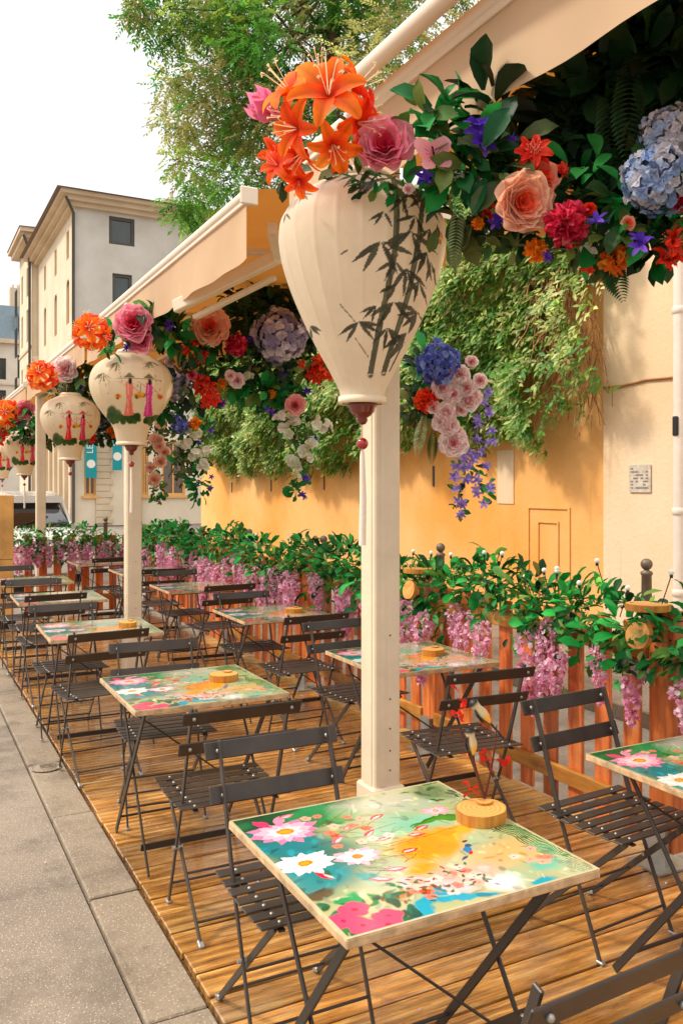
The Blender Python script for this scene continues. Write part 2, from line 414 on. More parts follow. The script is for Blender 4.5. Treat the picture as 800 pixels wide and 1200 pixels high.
def warp(P, amp, f=9.):
    Q = P.copy()
    for k in range(4):
        w_ = f * 1.9 ** k; a_ = amp / 1.6 ** k
        Q[:, 0] += a_ * np.sin(P[:, 1] * w_ + 1.7 * k + 2.3 * np.sin(P[:, 0] * w_ * .7)); Q[:, 1] += a_ * np.sin(P[:, 0] * w_ * 1.1 + 2.1 * k + 2 * np.sin(P[:, 1] * w_ * .8))
    return Q
def paint_table(P):
    P0 = P; P = warp(P, .016)
    g = Paint(P, 'b9bb8c'); r = random.Random(3)
    for _ in range(60): g.blob((r.random(), r.random()), r.uniform(.05, .2), r.choice(['b7cba6', 'd6c8a0', 'a9c4a8', 'd9d3b8', '9fc6ae', 'c9b98c']), .5)
    g.blob((.15, .55), (.3, .4), '1f6a5e', .9, .7); g.blob((.12, .68), (.2, .16), '1c7f86', .9, .6); g.blob((.1, .4), (.18, .13), '2b8f96', .8, .6)
    g.blob((.25, .97), (.5, .12), '0b5a33', 1, .5); g.blob((.05, .9), (.2, .2), '084a2c', 1, .5)
    for k in range(14): g.blob((r.uniform(0, .3), r.uniform(.3, .95)), r.uniform(.02, .06), r.choice(['0d6b45', '0f7d74', '15564a', '2f9ea0']), .8, .5)
    # lily pad with veins
    g.blob((.33, .88), (.17, .1), '0f8a52', 1, .12)
    for k in range(12): g.line((.33, .88), (.33 + .16 * math.cos(k * .52), .88 + .095 * math.sin(k * .52)), .003, .002, '0a5c38', .8)
    g.blob((.45, .83), (.1, .05), '6fae6a', .8, .5)
    # clearings and the orange band of sky
    g.blob((.62, .62), (.25, .16), '8fccb0', .9, .8); g.blob((.5, .2), (.2, .15), '8cc3a6', .8, .8)
    g.blob((.57, .44), (.2, .16), 'f0a02c', 1, .6, .4); g.blob((.75, .5), (.14, .06), 'f2ae48', .9, .6, .3); g.blob((.45, .27), (.13, .1), 'f7a640', .9, .7)
    g.blob((.8, .25), (.22, .17), 'e9bd84', .9, .7); g.blob((.55, .2), (.22, .1), 'f2bfae', .9, .7); g.blob((.62, .09), .09, 'ffffff', 1, .8); g.blob((.48, .12), .09, 'f3d6dc', .9, .8)
    g.blob((.36, .2), .09, 'f0c8dc', .8, .8)
    g.blob((.62, .9), (.28, .14), 'c9c6b2', .9, .7); g.blob((.7, .8), (.2, .1), 'b9c3ae', .8, .7); g.blob((.9, .9), (.14, .12), '5c6f4a', .8, .6)
    for k in range(26): g.leaf((r.uniform(.8, 1), r.uniform(.74, 1)), r.uniform(0, 6), .05, .02, r.choice(['2f4a2c', '1f5c2e', '86966a', '48523c']), .9)
    g.leaf((.6, .6), .1, .34, .05, '4f8f2e'); g.leaf((.6, .61), .16, .3, .02, '2f6f20')
    # bamboo strokes at right
    for k in range(9):
        x = .9 + .012 * k; g.line((x, .62 - .03 * k), (x + .02 + .003 * k, .0), .008, .003, r.choice(['1f7a3a', '0d5c2a', '3f9a5a', '18462a']), .95)
    g.blob((.85, .12), (.12, .06), '5fc4b4', .8, .7); g.blob((.95, .2), (.06, .12), '63b08e', .6, .8)
    # water and bank along the near edge
    for x, y in ((.35, .06), (.45, .05), (.42, .1), (.5, .03), (.75, .03), (.3, .03), (.25, .015)): g.blob((x, y), (.07, .03), '1fa7c0', .95, .4)
    for k in range(40): g.blob((r.uniform(.0, .3), r.uniform(.0, .28) ** 1.1), r.uniform(.012, .035), r.choice(['0d5a34', '1c7d3e', '0a4630', '37a05a', '1f6f58']), .95, .35)
    g.blob((.06, .3), (.06, .045), '5a4632', .9, .4); g.blob((.12, .2), (.05, .04), '14995a', 1, .2)
    for k in range(30): g.blob((.2 + .3 * r.random(), .1 + .1 * r.random()), r.uniform(.008, .02), r.choice(['a5622c', '7c4420', 'c98a44', '5a3a22', 'd9855c']), .8, .4)
    for k in range(420):   # painterly dabs
        x, y = r.random(), r.random(); i_ = int(np.argmin(np.abs(P[:, 0] - x) + np.abs(P[:, 1] - y))); cc = np.clip(g.C[i_] * r.uniform(.45, 1.5) * np.array([r.uniform(.8, 1.25), 1, r.uniform(.8, 1.2)]), 0, 1)
        g.blob((x, y), (r.uniform(.01, .045), r.uniform(.005, .016)), tuple(cc), .75, .5, r.uniform(0, 3))
    g.P = P = warp(P0, .002, 40)
    # branches
    for k in range(40):
        x = r.uniform(.18, .5); y = r.uniform(.3, .85); a = r.uniform(-.9, .7)
        g.line((x, y), (x + .12 * math.cos(a), y + .12 * math.sin(a)), .004, .002, r.choice(['6a5a34', '4c4a2a', '7a4a34']), .85)
    def lotus(c, rad, petals, cols, ctr='e8a92c', sq=.75, rot=0):
        for ring, (n, f, col) in enumerate(((petals, 1, cols[0]), (petals, .8, cols[1]), (petals - 2, .52, cols[2]))):
            for k in range(n):
                a = 2 * PI * (k + .5 * ring) / n + rot
                L = rad * f * (1 + .1 * math.sin(3 * a))
                d = (math.cos(a), math.sin(a) * sq); n_ = (-d[1], d[0])
                q = lambda t, w: (c[0] + d[0] * L * t + n_[0] * w, c[1] + d[1] * L * t + n_[1] * w)
                W = rad * .25 * f
                g.poly([q(.1, 0), q(.4, W), q(.7, W * .8), q(1, 0), q(.7, -W * .8), q(.4, -W)], col)
                g.line(q(.25, 0), q(.9, 0), .0025, .001, cols[1] if ring == 0 else cols[0], .5)
        g.blob(c, (rad * .24, rad * .2), ctr, 1, .15)
        for k in range(16): g.blob((c[0] + rad * .17 * math.cos(k), c[1] + rad * .15 * math.sin(k)), rad * .035, 'b5701a', .9, .3)
    lotus((.155, .80), .15, 11, ('f08fb0', 'f9c3d2', 'fbe2e6'), rot=.3); g.leaf((.12, .86), 2.0, .1, .05, 'e8557a'); g.leaf((.16, .87), 1.2, .09, .05, 'f3a0b8')
    lotus((.108, .515), .125, 9, ('f2f0ec', 'ffffff', 'f6efe2'))
    lotus((.30, .48), .1, 8, ('f4b5c4', 'fdeeee', 'ffffff'), 'e08a2a')
    lotus((.79, .71), .07, 9, ('f2a9b6', 'f7c6cc', 'fadada'), 'e9b0a0')
    for c in ((.105, .146), (.081, .048), (.178, .06), (.04, .1), (.15, .02)):
        for k in range(5): g.blob((c[0] + .028 * math.cos(k * 1.257), c[1] + .024 * math.sin(k * 1.257)), .03, 'ee5f7e', 1, .25)
        g.blob(c, .012, 'b81f4c', .9, .5)
    # buds, tulips and small blossoms
    for x, y, a in ((.14, .36, 2), (.25, .30, -.4), (.33, .34, -.3), (.45, .43, .1), (.42, .56, .2), (.36, .72, .1), (.40, .62, .5), (.6, .58, .2), (.27, .62, .6), (.5, .75, .3), (.18, .93, .2), (.55, .55, -.2)):
        g.leaf((x, y), a, .085, .035, r.choice(['e0405c', 'f0788c', 'e2452c'])); g.leaf((x + .01, y), a, .06, .015, 'fbd9d4')
    for k in range(46):
        x, y = (r.uniform(.33, .6), r.uniform(.1, .24)) if k < 24 else (r.uniform(.22, .6), r.uniform(.55, .9))
        if k > 38: x, y = r.uniform(.78, .92), r.uniform(.12, .26)
        cc = r.choice(['f4b9a4', 'f7cdbb', 'f0907c', 'f9ded2', 'e8603c'])
        for j in range(5): g.blob((x + .013 * math.cos(j * 1.257), y + .012 * math.sin(j * 1.257)), .013, cc, .95, .4)
        g.blob((x, y), .005, 'b0442c', 1, .5)
    for k in range(40): g.leaf((r.uniform(.3, .62), r.uniform(.08, .26)), r.uniform(0, 6), .03, .012, r.choice(['5c3a20', '2c5a3c', '406a3a', '7a2f1c']), .85)
    g.line((.45, .5), (.75, .53), .004, .003, '9a5a24')
    # small blue bird
    g.leaf((.665, .31), 1.0, .075, .035, '1f86b8'); g.leaf((.66, .305), .5, .04, .018, 'd23a3a'); g.blob((.705, .37), .015, '16507a', 1, .2); g.leaf((.655, .3), 3.6, .05, .014, '17456a')
    g.leaf((.70, .40), .4, .035, .015, '2c2430')
    # worn border
    P = P0
    e = np.minimum(np.minimum(P[:, 0], 1 - P[:, 0]), np.minimum(P[:, 1], 1 - P[:, 1]))
    m = e < .012; g._mix(m, 'd8c8a6', .9)
    lum = g.C.mean(1, keepdims=True); return np.clip((lum + (g.C - lum) * 1.2) * .86, 0.004, 1)

def grid_mesh(name, nx, ny, fn, colfn, m, parent, wrap=False, smooth=True):
    u, v = np.meshgrid(np.linspace(0, 1, nx + 1), np.linspace(0, 1, ny + 1)); u = u.ravel(); v = v.ravel()
    V = fn(u, v); C = colfn(u, v, V)
    i = np.arange(nx)[None] + (np.arange(ny) * (nx + 1))[:, None]; i = i.ravel()
    Fq = np.stack([i, i + 1, i + nx + 2, i + nx + 1], 1)
    return np_mesh(name, V, Fq, C, m, parent, smooth)

# ------------------------------------------------------------------ setting
def sheet(name, x0, x1, y0, y1, z, m, thick=None):
    b = MB()
    if thick: b.b2((x0, y0, z - thick), (x1, y1, z))
    else: b.add([(x0, y0, z), (x1, y0, z), (x1, y1, z), (x0, y1, z)], [(0, 1, 2, 3)])
    return tag(b.build(name, m), kind='structure')
sheet('ground', -400, 400, -60, 800, -.24, M['ground'])
sheet('road', 2.0, 4.75, -30, 120, -.13, M['road'])
sheet('footway', -6, .655, -20, 120, -.035, M['asphalt'], .2)
sheet('pavement', 4.9, 6.6, -20, 120, -.02, M['asphalt'], .2)
b = MB(); y = -2.0
while y < 40:
    L = .92 + random.uniform(-.06, .08)
    b.b2((.662, y + .006, -.2), (.853, y + L - .006, -.012 + random.uniform(-.003, .003)), bev=.006); y += L
b.b2((4.76, -10, -.2), (4.89, 60, -.012), bev=.01)
tag(b.build('kerb', M['granite']), kind='structure')
b = MB(); y = -.6; k = 0
while y < 11.05:
    t = math.exp(random.gauss(0, .2)); w = random.uniform(-.1, .1)
    b.b2((.862 + random.uniform(-.003, .003), y + .004, -.028), (2.99, y + .135, 0 + random.uniform(-.0015, .0015)), col=(t * (1 + w * .4), t, t * (1 - w)), bev=.004); y += .143
b.b2((.86, -.6, -.12), (.90, 11.05, -.03), col=(.4, .4, .4)); b.b2((2.94, -.6, -.12), (2.98, 11.05, -.03), col=(.4, .4, .4)); b.b2((1.9, -.6, -.12), (1.95, 11.05, -.03), col=(.4, .4, .4))
tag(b.build('deck', M['deck'], colored=True), kind='structure')

b = MB(); b.lathe([(0, .0), (.055, .0), (.058, -.004), (.075, -.004), (.08, .0), (.085, -.006)], (0, 0, 0), 28)
for k in range(3): b.b2((-.035, -.028 + k * .024, .001), (.035, -.018 + k * .024, .004))
o = b.build('manhole_cover', M['granite']); o.location = (.75, 5.1, -.001); tag(o, 'small round metal cover set in the kerb stones beside the deck', 'cover')

# small dry bits of petal and leaf lying about
s = Soup(); n = 260; xs = rng.uniform(.2, 2.9, n); ys = rng.uniform(.8, 9, n); zz = np.where(xs > .86, .005, np.where(xs > .66, -.003, -.026))
d = norm(np.stack([rng.normal(0, 1, n), rng.normal(0, 1, n), np.zeros(n)], 1))
s.inst(LEAF_S, np.stack([xs, ys, zz], 1), frames(d, np.tile([0., 0, 1], (n, 1))), rng.choice([.006, .01, .022], n, p=[.6, .3, .1]), pick(['e8dcc4', 'c9a878', '8a5a2c', 'e8b8c8', '6a5a34'], n))
tag(s.build('fallen_petals', M['petal']), kind='stuff')

# ------------------------------------------------------------------ facades with real openings
def facade(mb, o, u, n, L, Ht, ops, dep=.18, mi=0):
    o = Vector(o); u = Vector(u); n = Vector(n); z = Vector((0, 0, 1))
    xs = sorted({0, L, *[a for q in ops for a in (q[0], q[1])]}); zs = sorted({0, Ht, *[a for q in ops for a in (q[2], q[3])]})
    P = lambda a, c, d=0: o + u * a + z * c - n * d
    for i in range(len(xs) - 1):
        for j in range(len(zs) - 1):
            cx = (xs[i] + xs[i + 1]) / 2; cz = (zs[j] + zs[j + 1]) / 2
            if any(q[0] < cx < q[1] and q[2] < cz < q[3] for q in ops): continue
            mb.add([P(xs[i], zs[j]), P(xs[i + 1], zs[j]), P(xs[i + 1], zs[j + 1]), P(xs[i], zs[j + 1])], [(0, 1, 2, 3)], mi)
    for q in ops:
        a, c, e, f = q[:4]
        for s, t in (((a, e), (c, e)), ((c, e), (c, f)), ((c, f), (a, f)), ((a, f), (a, e))):
            mb.add([P(*s), P(*t), P(*t, dep), P(*s, dep)], [(0, 1, 2, 3)], mi)
        if len(q) > 4 and q[4]:   # round head: two corner spandrels
            r = (c - a) / 2; cx = (a + c) / 2
            for sg in (-1, 1):
                arc = [(cx + sg * r * math.cos(t), f - r + r * math.sin(t)) for t in np.linspace(0, PI / 2, 7)]
                pts = [P(*p, .01) for p in arc] + [P(cx + sg * r, f, .01)]
                mb.add(pts, [tuple(range(len(pts)))], mi)
def window(parent, o, u, n, q, dep=.14, fm=None, gm=None, mull=1, bars=1, sill=None, fw=.07):
    o = Vector(o); u = Vector(u); n = Vector(n); z = Vector((0, 0, 1)); a, c, e, f = q[:4]
    P = lambda x, h, d: o + u * x + z * h - n * d
    fb = MB()
    def seg(x0, x1, h0, h1, d0, d1):
        vs = [P(x, h, d) for x in (x0, x1) for h in (h0, h1) for d in (d0, d1)]
        fb.add(vs, [(0, 1, 3, 2), (4, 6, 7, 5), (0, 4, 5, 1), (2, 3, 7, 6), (0, 2, 6, 4), (1, 5, 7, 3)])
    seg(a, a + fw, e, f, dep - .05, dep + .02); seg(c - fw, c, e, f, dep - .05, dep + .02)
    seg(a + fw, c - fw, e, e + fw, dep - .045, dep + .02); seg(a + fw, c - fw, f - fw, f, dep - .045, dep + .02)
    for k in range(mull): x = a + (c - a) * (k + 1) / (mull + 1); seg(x - fw * .4, x + fw * .4, e + fw, f - fw, dep - .04, dep + .015)
    for k in range(bars - 1): h = e + (f - e) * (k + 1) / bars; seg(a + fw, c - fw, h - .02, h + .02, dep - .03, dep + .01)
    w = fb.build('window', fm or M['frame'], parent)
    g = MB(); g.add([P(a, e, dep + .03), P(c, e, dep + .03), P(c, f, dep + .03), P(a, f, dep + .03)], [(0, 1, 2, 3)]); g.build('pane', gm or M['glass'], w)
    if sill:
        s = MB(); vs = [P(x, h, d) for x in (a - .12, c + .12) for h in (e - .14, e - .002) for d in (-.1, .12)]
        s.add(vs, [(0, 1, 3, 2), (4, 6, 7, 5), (0, 4, 5, 1), (2, 3, 7, 6), (0, 2, 6, 4), (1, 5, 7, 3)]); s.build('sill', sill, w)
    return w

# big grey-ended building beyond the yellow wall
bld = thing('apartment_building', 'tall corner building with grey rendered end wall and warm cream street front', 'building', (7.37, 41.3, 0))
x0, yA, yB = 7.37, 41.3, 53.3
def rel(v): return Vector(v) - Vector((7.37, 41.3, 0))
ops_end = [(onY(128, 0, yA).x - x0, onY(158, 0, yA).x - x0, 13.4, 14.75), (onY(132, 0, yA).x - x0, onY(155, 0, yA).x - x0, 10.4, 12.0),
           (onY(99, 0, yA).x - x0, onY(113, 0, yA).x - x0, 1.25, 3.9), (onY(166, 0, yA).x - x0, onY(174, 0, yA).x - x0, 1.25, 3.9), (onY(190, 0, yA).x - x0, onY(217, 0, yA).x - x0, 1.25, 3.9)]
mb = MB(); facade(mb, (0, 0, 5.2), (1, 0, 0), (0, -1, 0), 20, 10.1, [(a, c, e - 5.2, f - 5.2) for a, c, e, f in ops_end[:2]]); mb.build('end_wall', M['greyplaster'], bld)
mb = MB(); facade(mb, (0, 0, -.2), (1, 0, 0), (0, -1, 0), 20, 5.4, [(a, c, e + .2, f + .2) for a, c, e, f in ops_end[2:]]); mb.build('ground_storey', M['cream'], bld)
for i, q in enumerate(ops_end):
    window(bld, (0, 0, 0), (1, 0, 0), (0, -1, 0), q, fm=M['frame'] if i < 2 else M['framey'], gm=M['glass'] if i < 2 else M['glassb'], mull=0 if i < 2 else 1, sill=None if i < 2 else M['framey'], fw=.14 if i < 2 else .1)
ops_l = []
for yy in (1.95, 5.6, 9.3):
    ops_l.append((12 - yy - .35, 12 - yy + .35, 12.9, 14.3)); ops_l.append((12 - yy - .4, 12 - yy + .4, 9.7, 11.9, 1)); ops_l.append((12 - yy - .45, 12 - yy + .45, 5.9, 8.2))
mb = MB(); facade(mb, (0, 12, -.2), (0, -1, 0), (-1, 0, 0), 12, 15.5, [(q[0], q[1], q[2] + .2, q[3] + .2) + tuple(q[4:]) for q in ops_l]); mb.build('front_wall', M['cream'], bld)
for q in ops_l: window(bld, (0, 12, 0), (0, -1, 0), (-1, 0, 0), q, mull=1, gm=M['glassb'], fm=M['framey'])
mb = MB()
for k in range(8): mb.b2((-.22, .1 + k * 1.55, -.2), (-.003, .55 + k * 1.55, 4.6), bev=.02)
mb.b2((-.3, -.12, 4.6), (-.003, 12, 4.95)); mb.b2((-.34, -.16, 4.95), (-.003, 12, 5.03)); mb.build('pilasters', M['stone'], bld)
mb = MB()
for k in range(17): mb.b2((.95, -.09, -.1 + k * .31), (1.75 - (.12 if k % 2 else 0), -.003, .195 + k * .31), bev=.015)
mb.build('quoins', M['stone'], bld)
mb = MB(); mb.b2((-.75, -.75, 15.32), (20, 13, 15.5)); mb.b2((-.5, -.5, 15.1), (20, 12.9, 15.318)); mb.b2((-.25, -.25, 14.9), (20, 12.8, 15.098)); mb.build('cornice', M['stone'], bld)
mb = MB(); mb.add([(-.95, -.95, 15.505), (20, -.95, 15.505), (20, 13, 15.505), (-.95, 13, 15.505), (4, 4, 17.2), (20, 4, 17.2), (20, 13, 17.2), (4, 13, 17.2)], [(0, 1, 5, 4), (0, 4, 7, 3), (1, 0, 3, 2)])
rf = mb.build('roof', M['tileroof'], bld)
mb = MB(); mb.b2((4.6, 1, 15.6), (6.6, 2, 16.35)); mb.tube([(5.1, 1.5, 16.3), (5.1, 1.5, 16.9)], .1); mb.build('chimney', M['stone'], rf)
mb = MB(); mb.tube([(-.1, -.14, -.1), (-.1, -.14, 14.6), (-.5, -.5, 15.2)], .075); mb.tube([(2.95, -.12, -.1), (2.95, -.12, 5.2)], .16); mb.build('downpipe', M['frame'], bld)

b2 = thing('adjoining_building', 'higher cream building adjoining the far side of the grey-ended one', 'building', (7.0, 53.35, 0))
ops = []
for k in range(2):
    for e, f in ((13.4, 15.2), (10.6, 12.6), (7.2, 9.2), (3.6, 5.8)): ops.append((.9 + k * 2.5, 1.7 + k * 2.5, e, f))
mb = MB(); facade(mb, (0, 5.6, -.2), (0, -1, 0), (-1, 0, 0), 5.6, 17, [(q[0], q[1], q[2] + .2, q[3] + .2) for q in ops]); mb.b2((0.01, -.0, -.2), (9, .0 + .02, 16.8)); mb.build('front_wall', M['cream'], b2)
for q in ops: window(b2, (0, 10, 0), (0, -1, 0), (-1, 0, 0), q, gm=M['glassb'])
mb = MB(); mb.b2((-.7, -.5, 16.8), (9, 5.9, 17.05)); mb.b2((-.5, -.2, 16.5), (9, 5.8, 16.798)); mb.build('cornice', M['stone'], b2); mb = MB(); mb.b2((-.06, -.05, 10.0), (-.003, 5.6, 10.15)); mb.build('string_course', M['stone'], b2)
mb = MB(); mb.add([(-.75, -.6, 17.055), (9, -.6, 17.055), (9, 6, 17.055), (-.75, 6, 17.055), (3, 2, 18), (9, 2, 18), (9, 4, 18), (3, 4, 18)], [(0, 1, 5, 4), (0, 4, 7, 3), (3, 7, 6, 2), (4, 5, 6, 7)]); mb.build('roof', M['tileroof'], b2)
mb = MB(); mb.tube([(-.12, -.1, 0), (-.12, -.1, 15.8), (-.5, -.35, 16.6)], .08); mb.build('downpipe', M['frame'], b2)

# distant mansard building and red chimney stack
b3 = thing('mansard_building', 'distant pale building with blue-grey slate mansard roof', 'building', (7.0, 85, 0))
ops = [(1.0, 1.9, z, z + 2) for z in (3, 6, 9, 12)] + [(3.0 - .1, 4.1, z, z + 2.2) for z in (3, 5.7, 9.2, 12.2)]
mb = MB(); facade(mb, (0, 0, -.2), (1, 0, 0), (0, -1, 0), 12, 15.4, ops); mb.add([(0, 0, -.2), (0, 12, -.2), (0, 12, 15.2), (0, 0, 15.2)], [(0, 1, 2, 3)]); mb.build('front_wall', M['palefacade'], b3)
for q in ops: window(b3, (0, 0, -.2), (1, 0, 0), (0, -1, 0), q, gm=M['glass'])
mb = MB(); mb.b2((-.4, -.4, 15.2), (12.4, 12, 15.6)); mb.b2((-.15, -.15, 11.3), (12.1, -.003, 11.45)); mb.b2((-.15, -.15, 7.9), (12.1, -.003, 8.05)); mb.build('cornice', M['stone'], b3)
mb = MB(); mb.add([(-.3, -.3, 15.6), (12.3, -.3, 15.6), (12.3, 11, 15.6), (-.3, 11, 15.6), (.9, 1.1, 19), (12, 1.1, 19), (12, 10, 19), (.9, 10, 19)], [(0, 1, 5, 4), (0, 4, 7, 3), (1, 2, 6, 5), (4, 5, 6, 7)])
mb.b2((2.7, -.1, 16), (4.1, 1.2, 18.1)); rf = mb.build('roof', M['slate'], b3)
mb = MB(); mb.b2((2.95, -.13, 16.4), (3.85, -.105, 17.8)); mb.build('dormer_window', M['glass'], rf)
mb = MB(); mb.b2((2.6, 3, 18.5), (4.6, 4.2, 21.2))
for k in range(4): mb.tube([(2.9 + k * .45, 3.6, 21.1), (2.9 + k * .45, 3.6, 21.6)], .12)
mb.build('chimney', M['stone'], rf)
b4 = thing('brick_chimney_building', 'far red brick building with chimney pots behind the mansard roof', 'building', (2.0, 95, 0))
mb = MB(); mb.b2((0, 0, -.2), (7.6, 10, 17)); mb.build('wall', M['palefacade'], b4)
mb = MB(); mb.b2((2, 1, 17), (7.1, 3, 20.4)); mb.b2((1.95, .95, 19.2), (7.15, 3.05, 19.3))
for k in range(7): mb.tube([(2.5 + k * .7, 2, 20.35), (2.5 + k * .7, 2, 21.1)], .14)
mb.build('chimney', M['brick'], b4)

# yellow wall and pale pillar wall beside the street
XW = 6.5
yw = thing('ochre_wall', 'long ochre plastered wall behind the flower fence', 'wall', (XW, 6.49, 0))
mb = MB(); 
mb.b2((0, 0, -.1), (.4, 13.3, 4.6)); mb.b2((-.04, 0.01, 4.6), (.45, 13.3, 4.72)); w = mb.build('wall_body', M['ochre'], yw)
def wl(px, py): p = onX(px, py, XW); return p.y - 6.49, p.z
mb = MB()
for px, y0_, y1_ in ((508, 546, 570), (380, 558, 574), (318, 562, 576), (272, 565, 577)):
    a, z1 = wl(px, y0_); _, z0 = wl(px, y1_); mb.b2((-.012, a - .02, z0), (-.002, a + .02, z1))
mb.build('weep_slots', M['frame'], yw)
mb = MB(); a, zt = wl(668, 597); c, zt2 = wl(618, 597); zt = max(zt, zt2); zb = .3
for y0_, y1_, z0_, z1_ in ((a, a + .03, zb, zt), (c - .03, c, zb, zt), (a, c, zt, zt + .025), (a + .18, a + .2, zb, zt - .16), (c - .2, c - .18, zb, zt - .16), (a + .18, c - .18, zt - .16, zt - .14)): mb.b2((-.016, y0_, z0_), (-.003, y1_, z1_))
mb.build('hatch_moulding', M['ochre'], yw)
mb = MB(); a, z1 = wl(602, 527); c, z0 = wl(583, 590); mb.b2((-.01, min(a, c), z0), (-.003, max(a, c), z1)); mb.build('grey_patch', M['pinkplaster'], yw)

pw = thing('pale_wall', 'tall pale plastered wall pier at the right end of the ochre wall', 'wall', (XW, 0, 0))
mb = MB(); mb.b2((-.06, 1.5, -.1), (.6, 6.485, 9)); mb.build('wall_body', M['pinkplaster'], pw)
mb = MB(); p = onX(717, 453, 6.44); mb.tube([(-.07, 6.47, p.z), (-.075, 6.2, p.z - .01), (-.072, 5.9, p.z + .015), (-.075, 5.55, p.z)], .012, 6); mb.build('cable', M['twig'], pw)
# wheat-pasted notice, worn
p0 = onX(737, 545, 6.43); p1 = onX(762, 577, 6.43)
mb = MB(); ya, yb = sorted((p0.y, p1.y)); za, zb = p1.z, p0.z
mb.b2((6.425, ya, za), (6.434, yb, zb)); pn = mb.build('wall_notice', mat('worn_paper', 'cbbfae', .8, .35, 25)); tag(pn, 'small torn grey notice pasted on the pale wall pier', 'notice')
mb = MB(); rr = random.Random(5)
for k in range(7):
    z = zb - .03 - k * (zb - za - .05) / 7
    for j in range(7):
        if rr.random() < .55: y_ = ya + .03 + j * (yb - ya - .05) / 7; mb.b2((6.421, y_, z - .012), (6.4245, y_ + (yb - ya) / 9, z))
mb.build('print', mat('faded_print', '8c8378', .8, .4, 60), pn)
dp = thing('downpipe', 'white downpipe on the pale wall at the right edge', 'pipe', (6.36, 5.45, 0))
mb = MB(); mb.tube([(0, 0, 0), (0, 0, 7)], .062, 14)
for z in (.6, 1.35, 3.2): mb.lathe([(.062, 0), (.072, .01), (.072, .06), (.062, .07)], (0, 0, z), 14)
mb.build('pipe', M['pipe'], dp)
mb = MB(); mb.b2((-.075, -.03, 2.08), (.0, .03, 2.26), bev=.01); mb.build('meter_box', M['wire'], dp)

# ------------------------------------------------------------------ ivy over the ochre wall
def hang_leaves(s, px_pts, dens, cols, X, size=(.07, .13), depth=.35, p=None):
    pass
iv = thing('climbing_plant', 'dense green creeper hanging over the top of the ochre wall', 'plant', (XW, 12, 0))
s = Soup(); pts = []; 
prof = [(712, 470), (690, 478), (650, 505), (600, 512), (560, 505), (500, 500), (470, 520), (420, 535), (380, 545), (330, 545), (300, 548), (260, 545), (240, 520)]
prof = [(onX(a, c, XW - .2).y, onX(a, c, XW - .2).z) for a, c in prof]; py_ = np.array([q[0] for q in prof]); pz_ = np.array([q[1] for q in prof])
n = 32000
Y = rng.uniform(py_[0] - .05, py_[-1] + .2, n); zb = np.interp(Y, py_, pz_) + .12 * np.sin(Y * 5) + .08 * np.sin(Y * 13)
Z = zb + (np.where(Y < 13, 5.7, 5.1) - zb) * rng.random(n) ** .9
lump = .22 + .16 * np.sin(Y * 2.3 + Z * 1.7) + .12 * np.sin(Y * 5.1 - Z * 3.9) + .08 * np.sin(Z * 9 + Y)
Xp = XW - np.clip(lump, .05, .6) * np.clip((Z - zb) * 3 + .3, .3, 1) - rng.uniform(0, .12, n)
dead = (Y < 7.25) & (rng.random(n) < .8) & (Z < 3.9)
keep = ~dead; Y, Z, Xp = Y[keep], Z[keep], Xp[keep]; n = len(Y)
# sprays of leaflets
rd = norm(np.stack([rng.normal(-.7, .35, n), rng.normal(-.25, .6, n), rng.normal(-.75, .35, n)], 1))
base = np.stack([Xp - XW, Y - 12, Z], 1)
tone = .5 + .5 * np.sin(Y * 1.9 + 1) * np.sin(Z * 2.6 + Y * .7)
palA = np.array([lin('8cae48'), lin('c2cc74'), lin('5a9438'), lin('d4d090')]); ci = np.where(rng.random(n) < tone * .6, rng.choice([1, 3], n, p=[.75, .25]), rng.choice([0, 2], n))
for k in range(5):
    t = .03 + k * .035; sd = -1 if k % 2 else 1
    side = norm(np.cross(rd, np.array([-1., 0, 0.2]))) * sd
    d = norm(rd * .8 + side * .7 + rng.normal(0, .12, (n, 3)))
    nn = norm(np.stack([np.full(n, -1.), np.zeros(n), np.full(n, .55)], 1) + rng.normal(0, .3, (n, 3)))
    s.inst(LEAF_S, base + rd * t, frames(d, nn), rng.uniform(.06, .115, n), palA[ci] * np.exp(rng.normal(0, .2, (n, 1))))
s.build('foliage', M['treeleaf'], iv)
mb = MB(); rr = random.Random(11)
for k in range(230):
    y0_ = rr.uniform(6.45, 7.5); z0_ = rr.uniform(2.7, 4.4); pts = [Vector((-.15, y0_ - 12, z0_))]
    d = Vector((-.3, rr.uniform(-.6, .5), -1)).normalized()
    for j in range(4): d = (d + Vector((rr.uniform(-.3, .15), rr.uniform(-.4, .4), rr.uniform(-.5, .1)))).normalized(); pts.append(pts[-1] + d * rr.uniform(.1, .2)); pts[-1].x = min(-.05, max(-.5, pts[-1].x))
    mb.tube(pts, .006, 4, cap=False)
mb.build('dead_stems', M['twig'], iv)
mb = MB(); mb.tube([(.1, -5.3, 4.77), (.1, 7, 4.77)], .05, 8); mb.build('stem', M['limb'], iv)

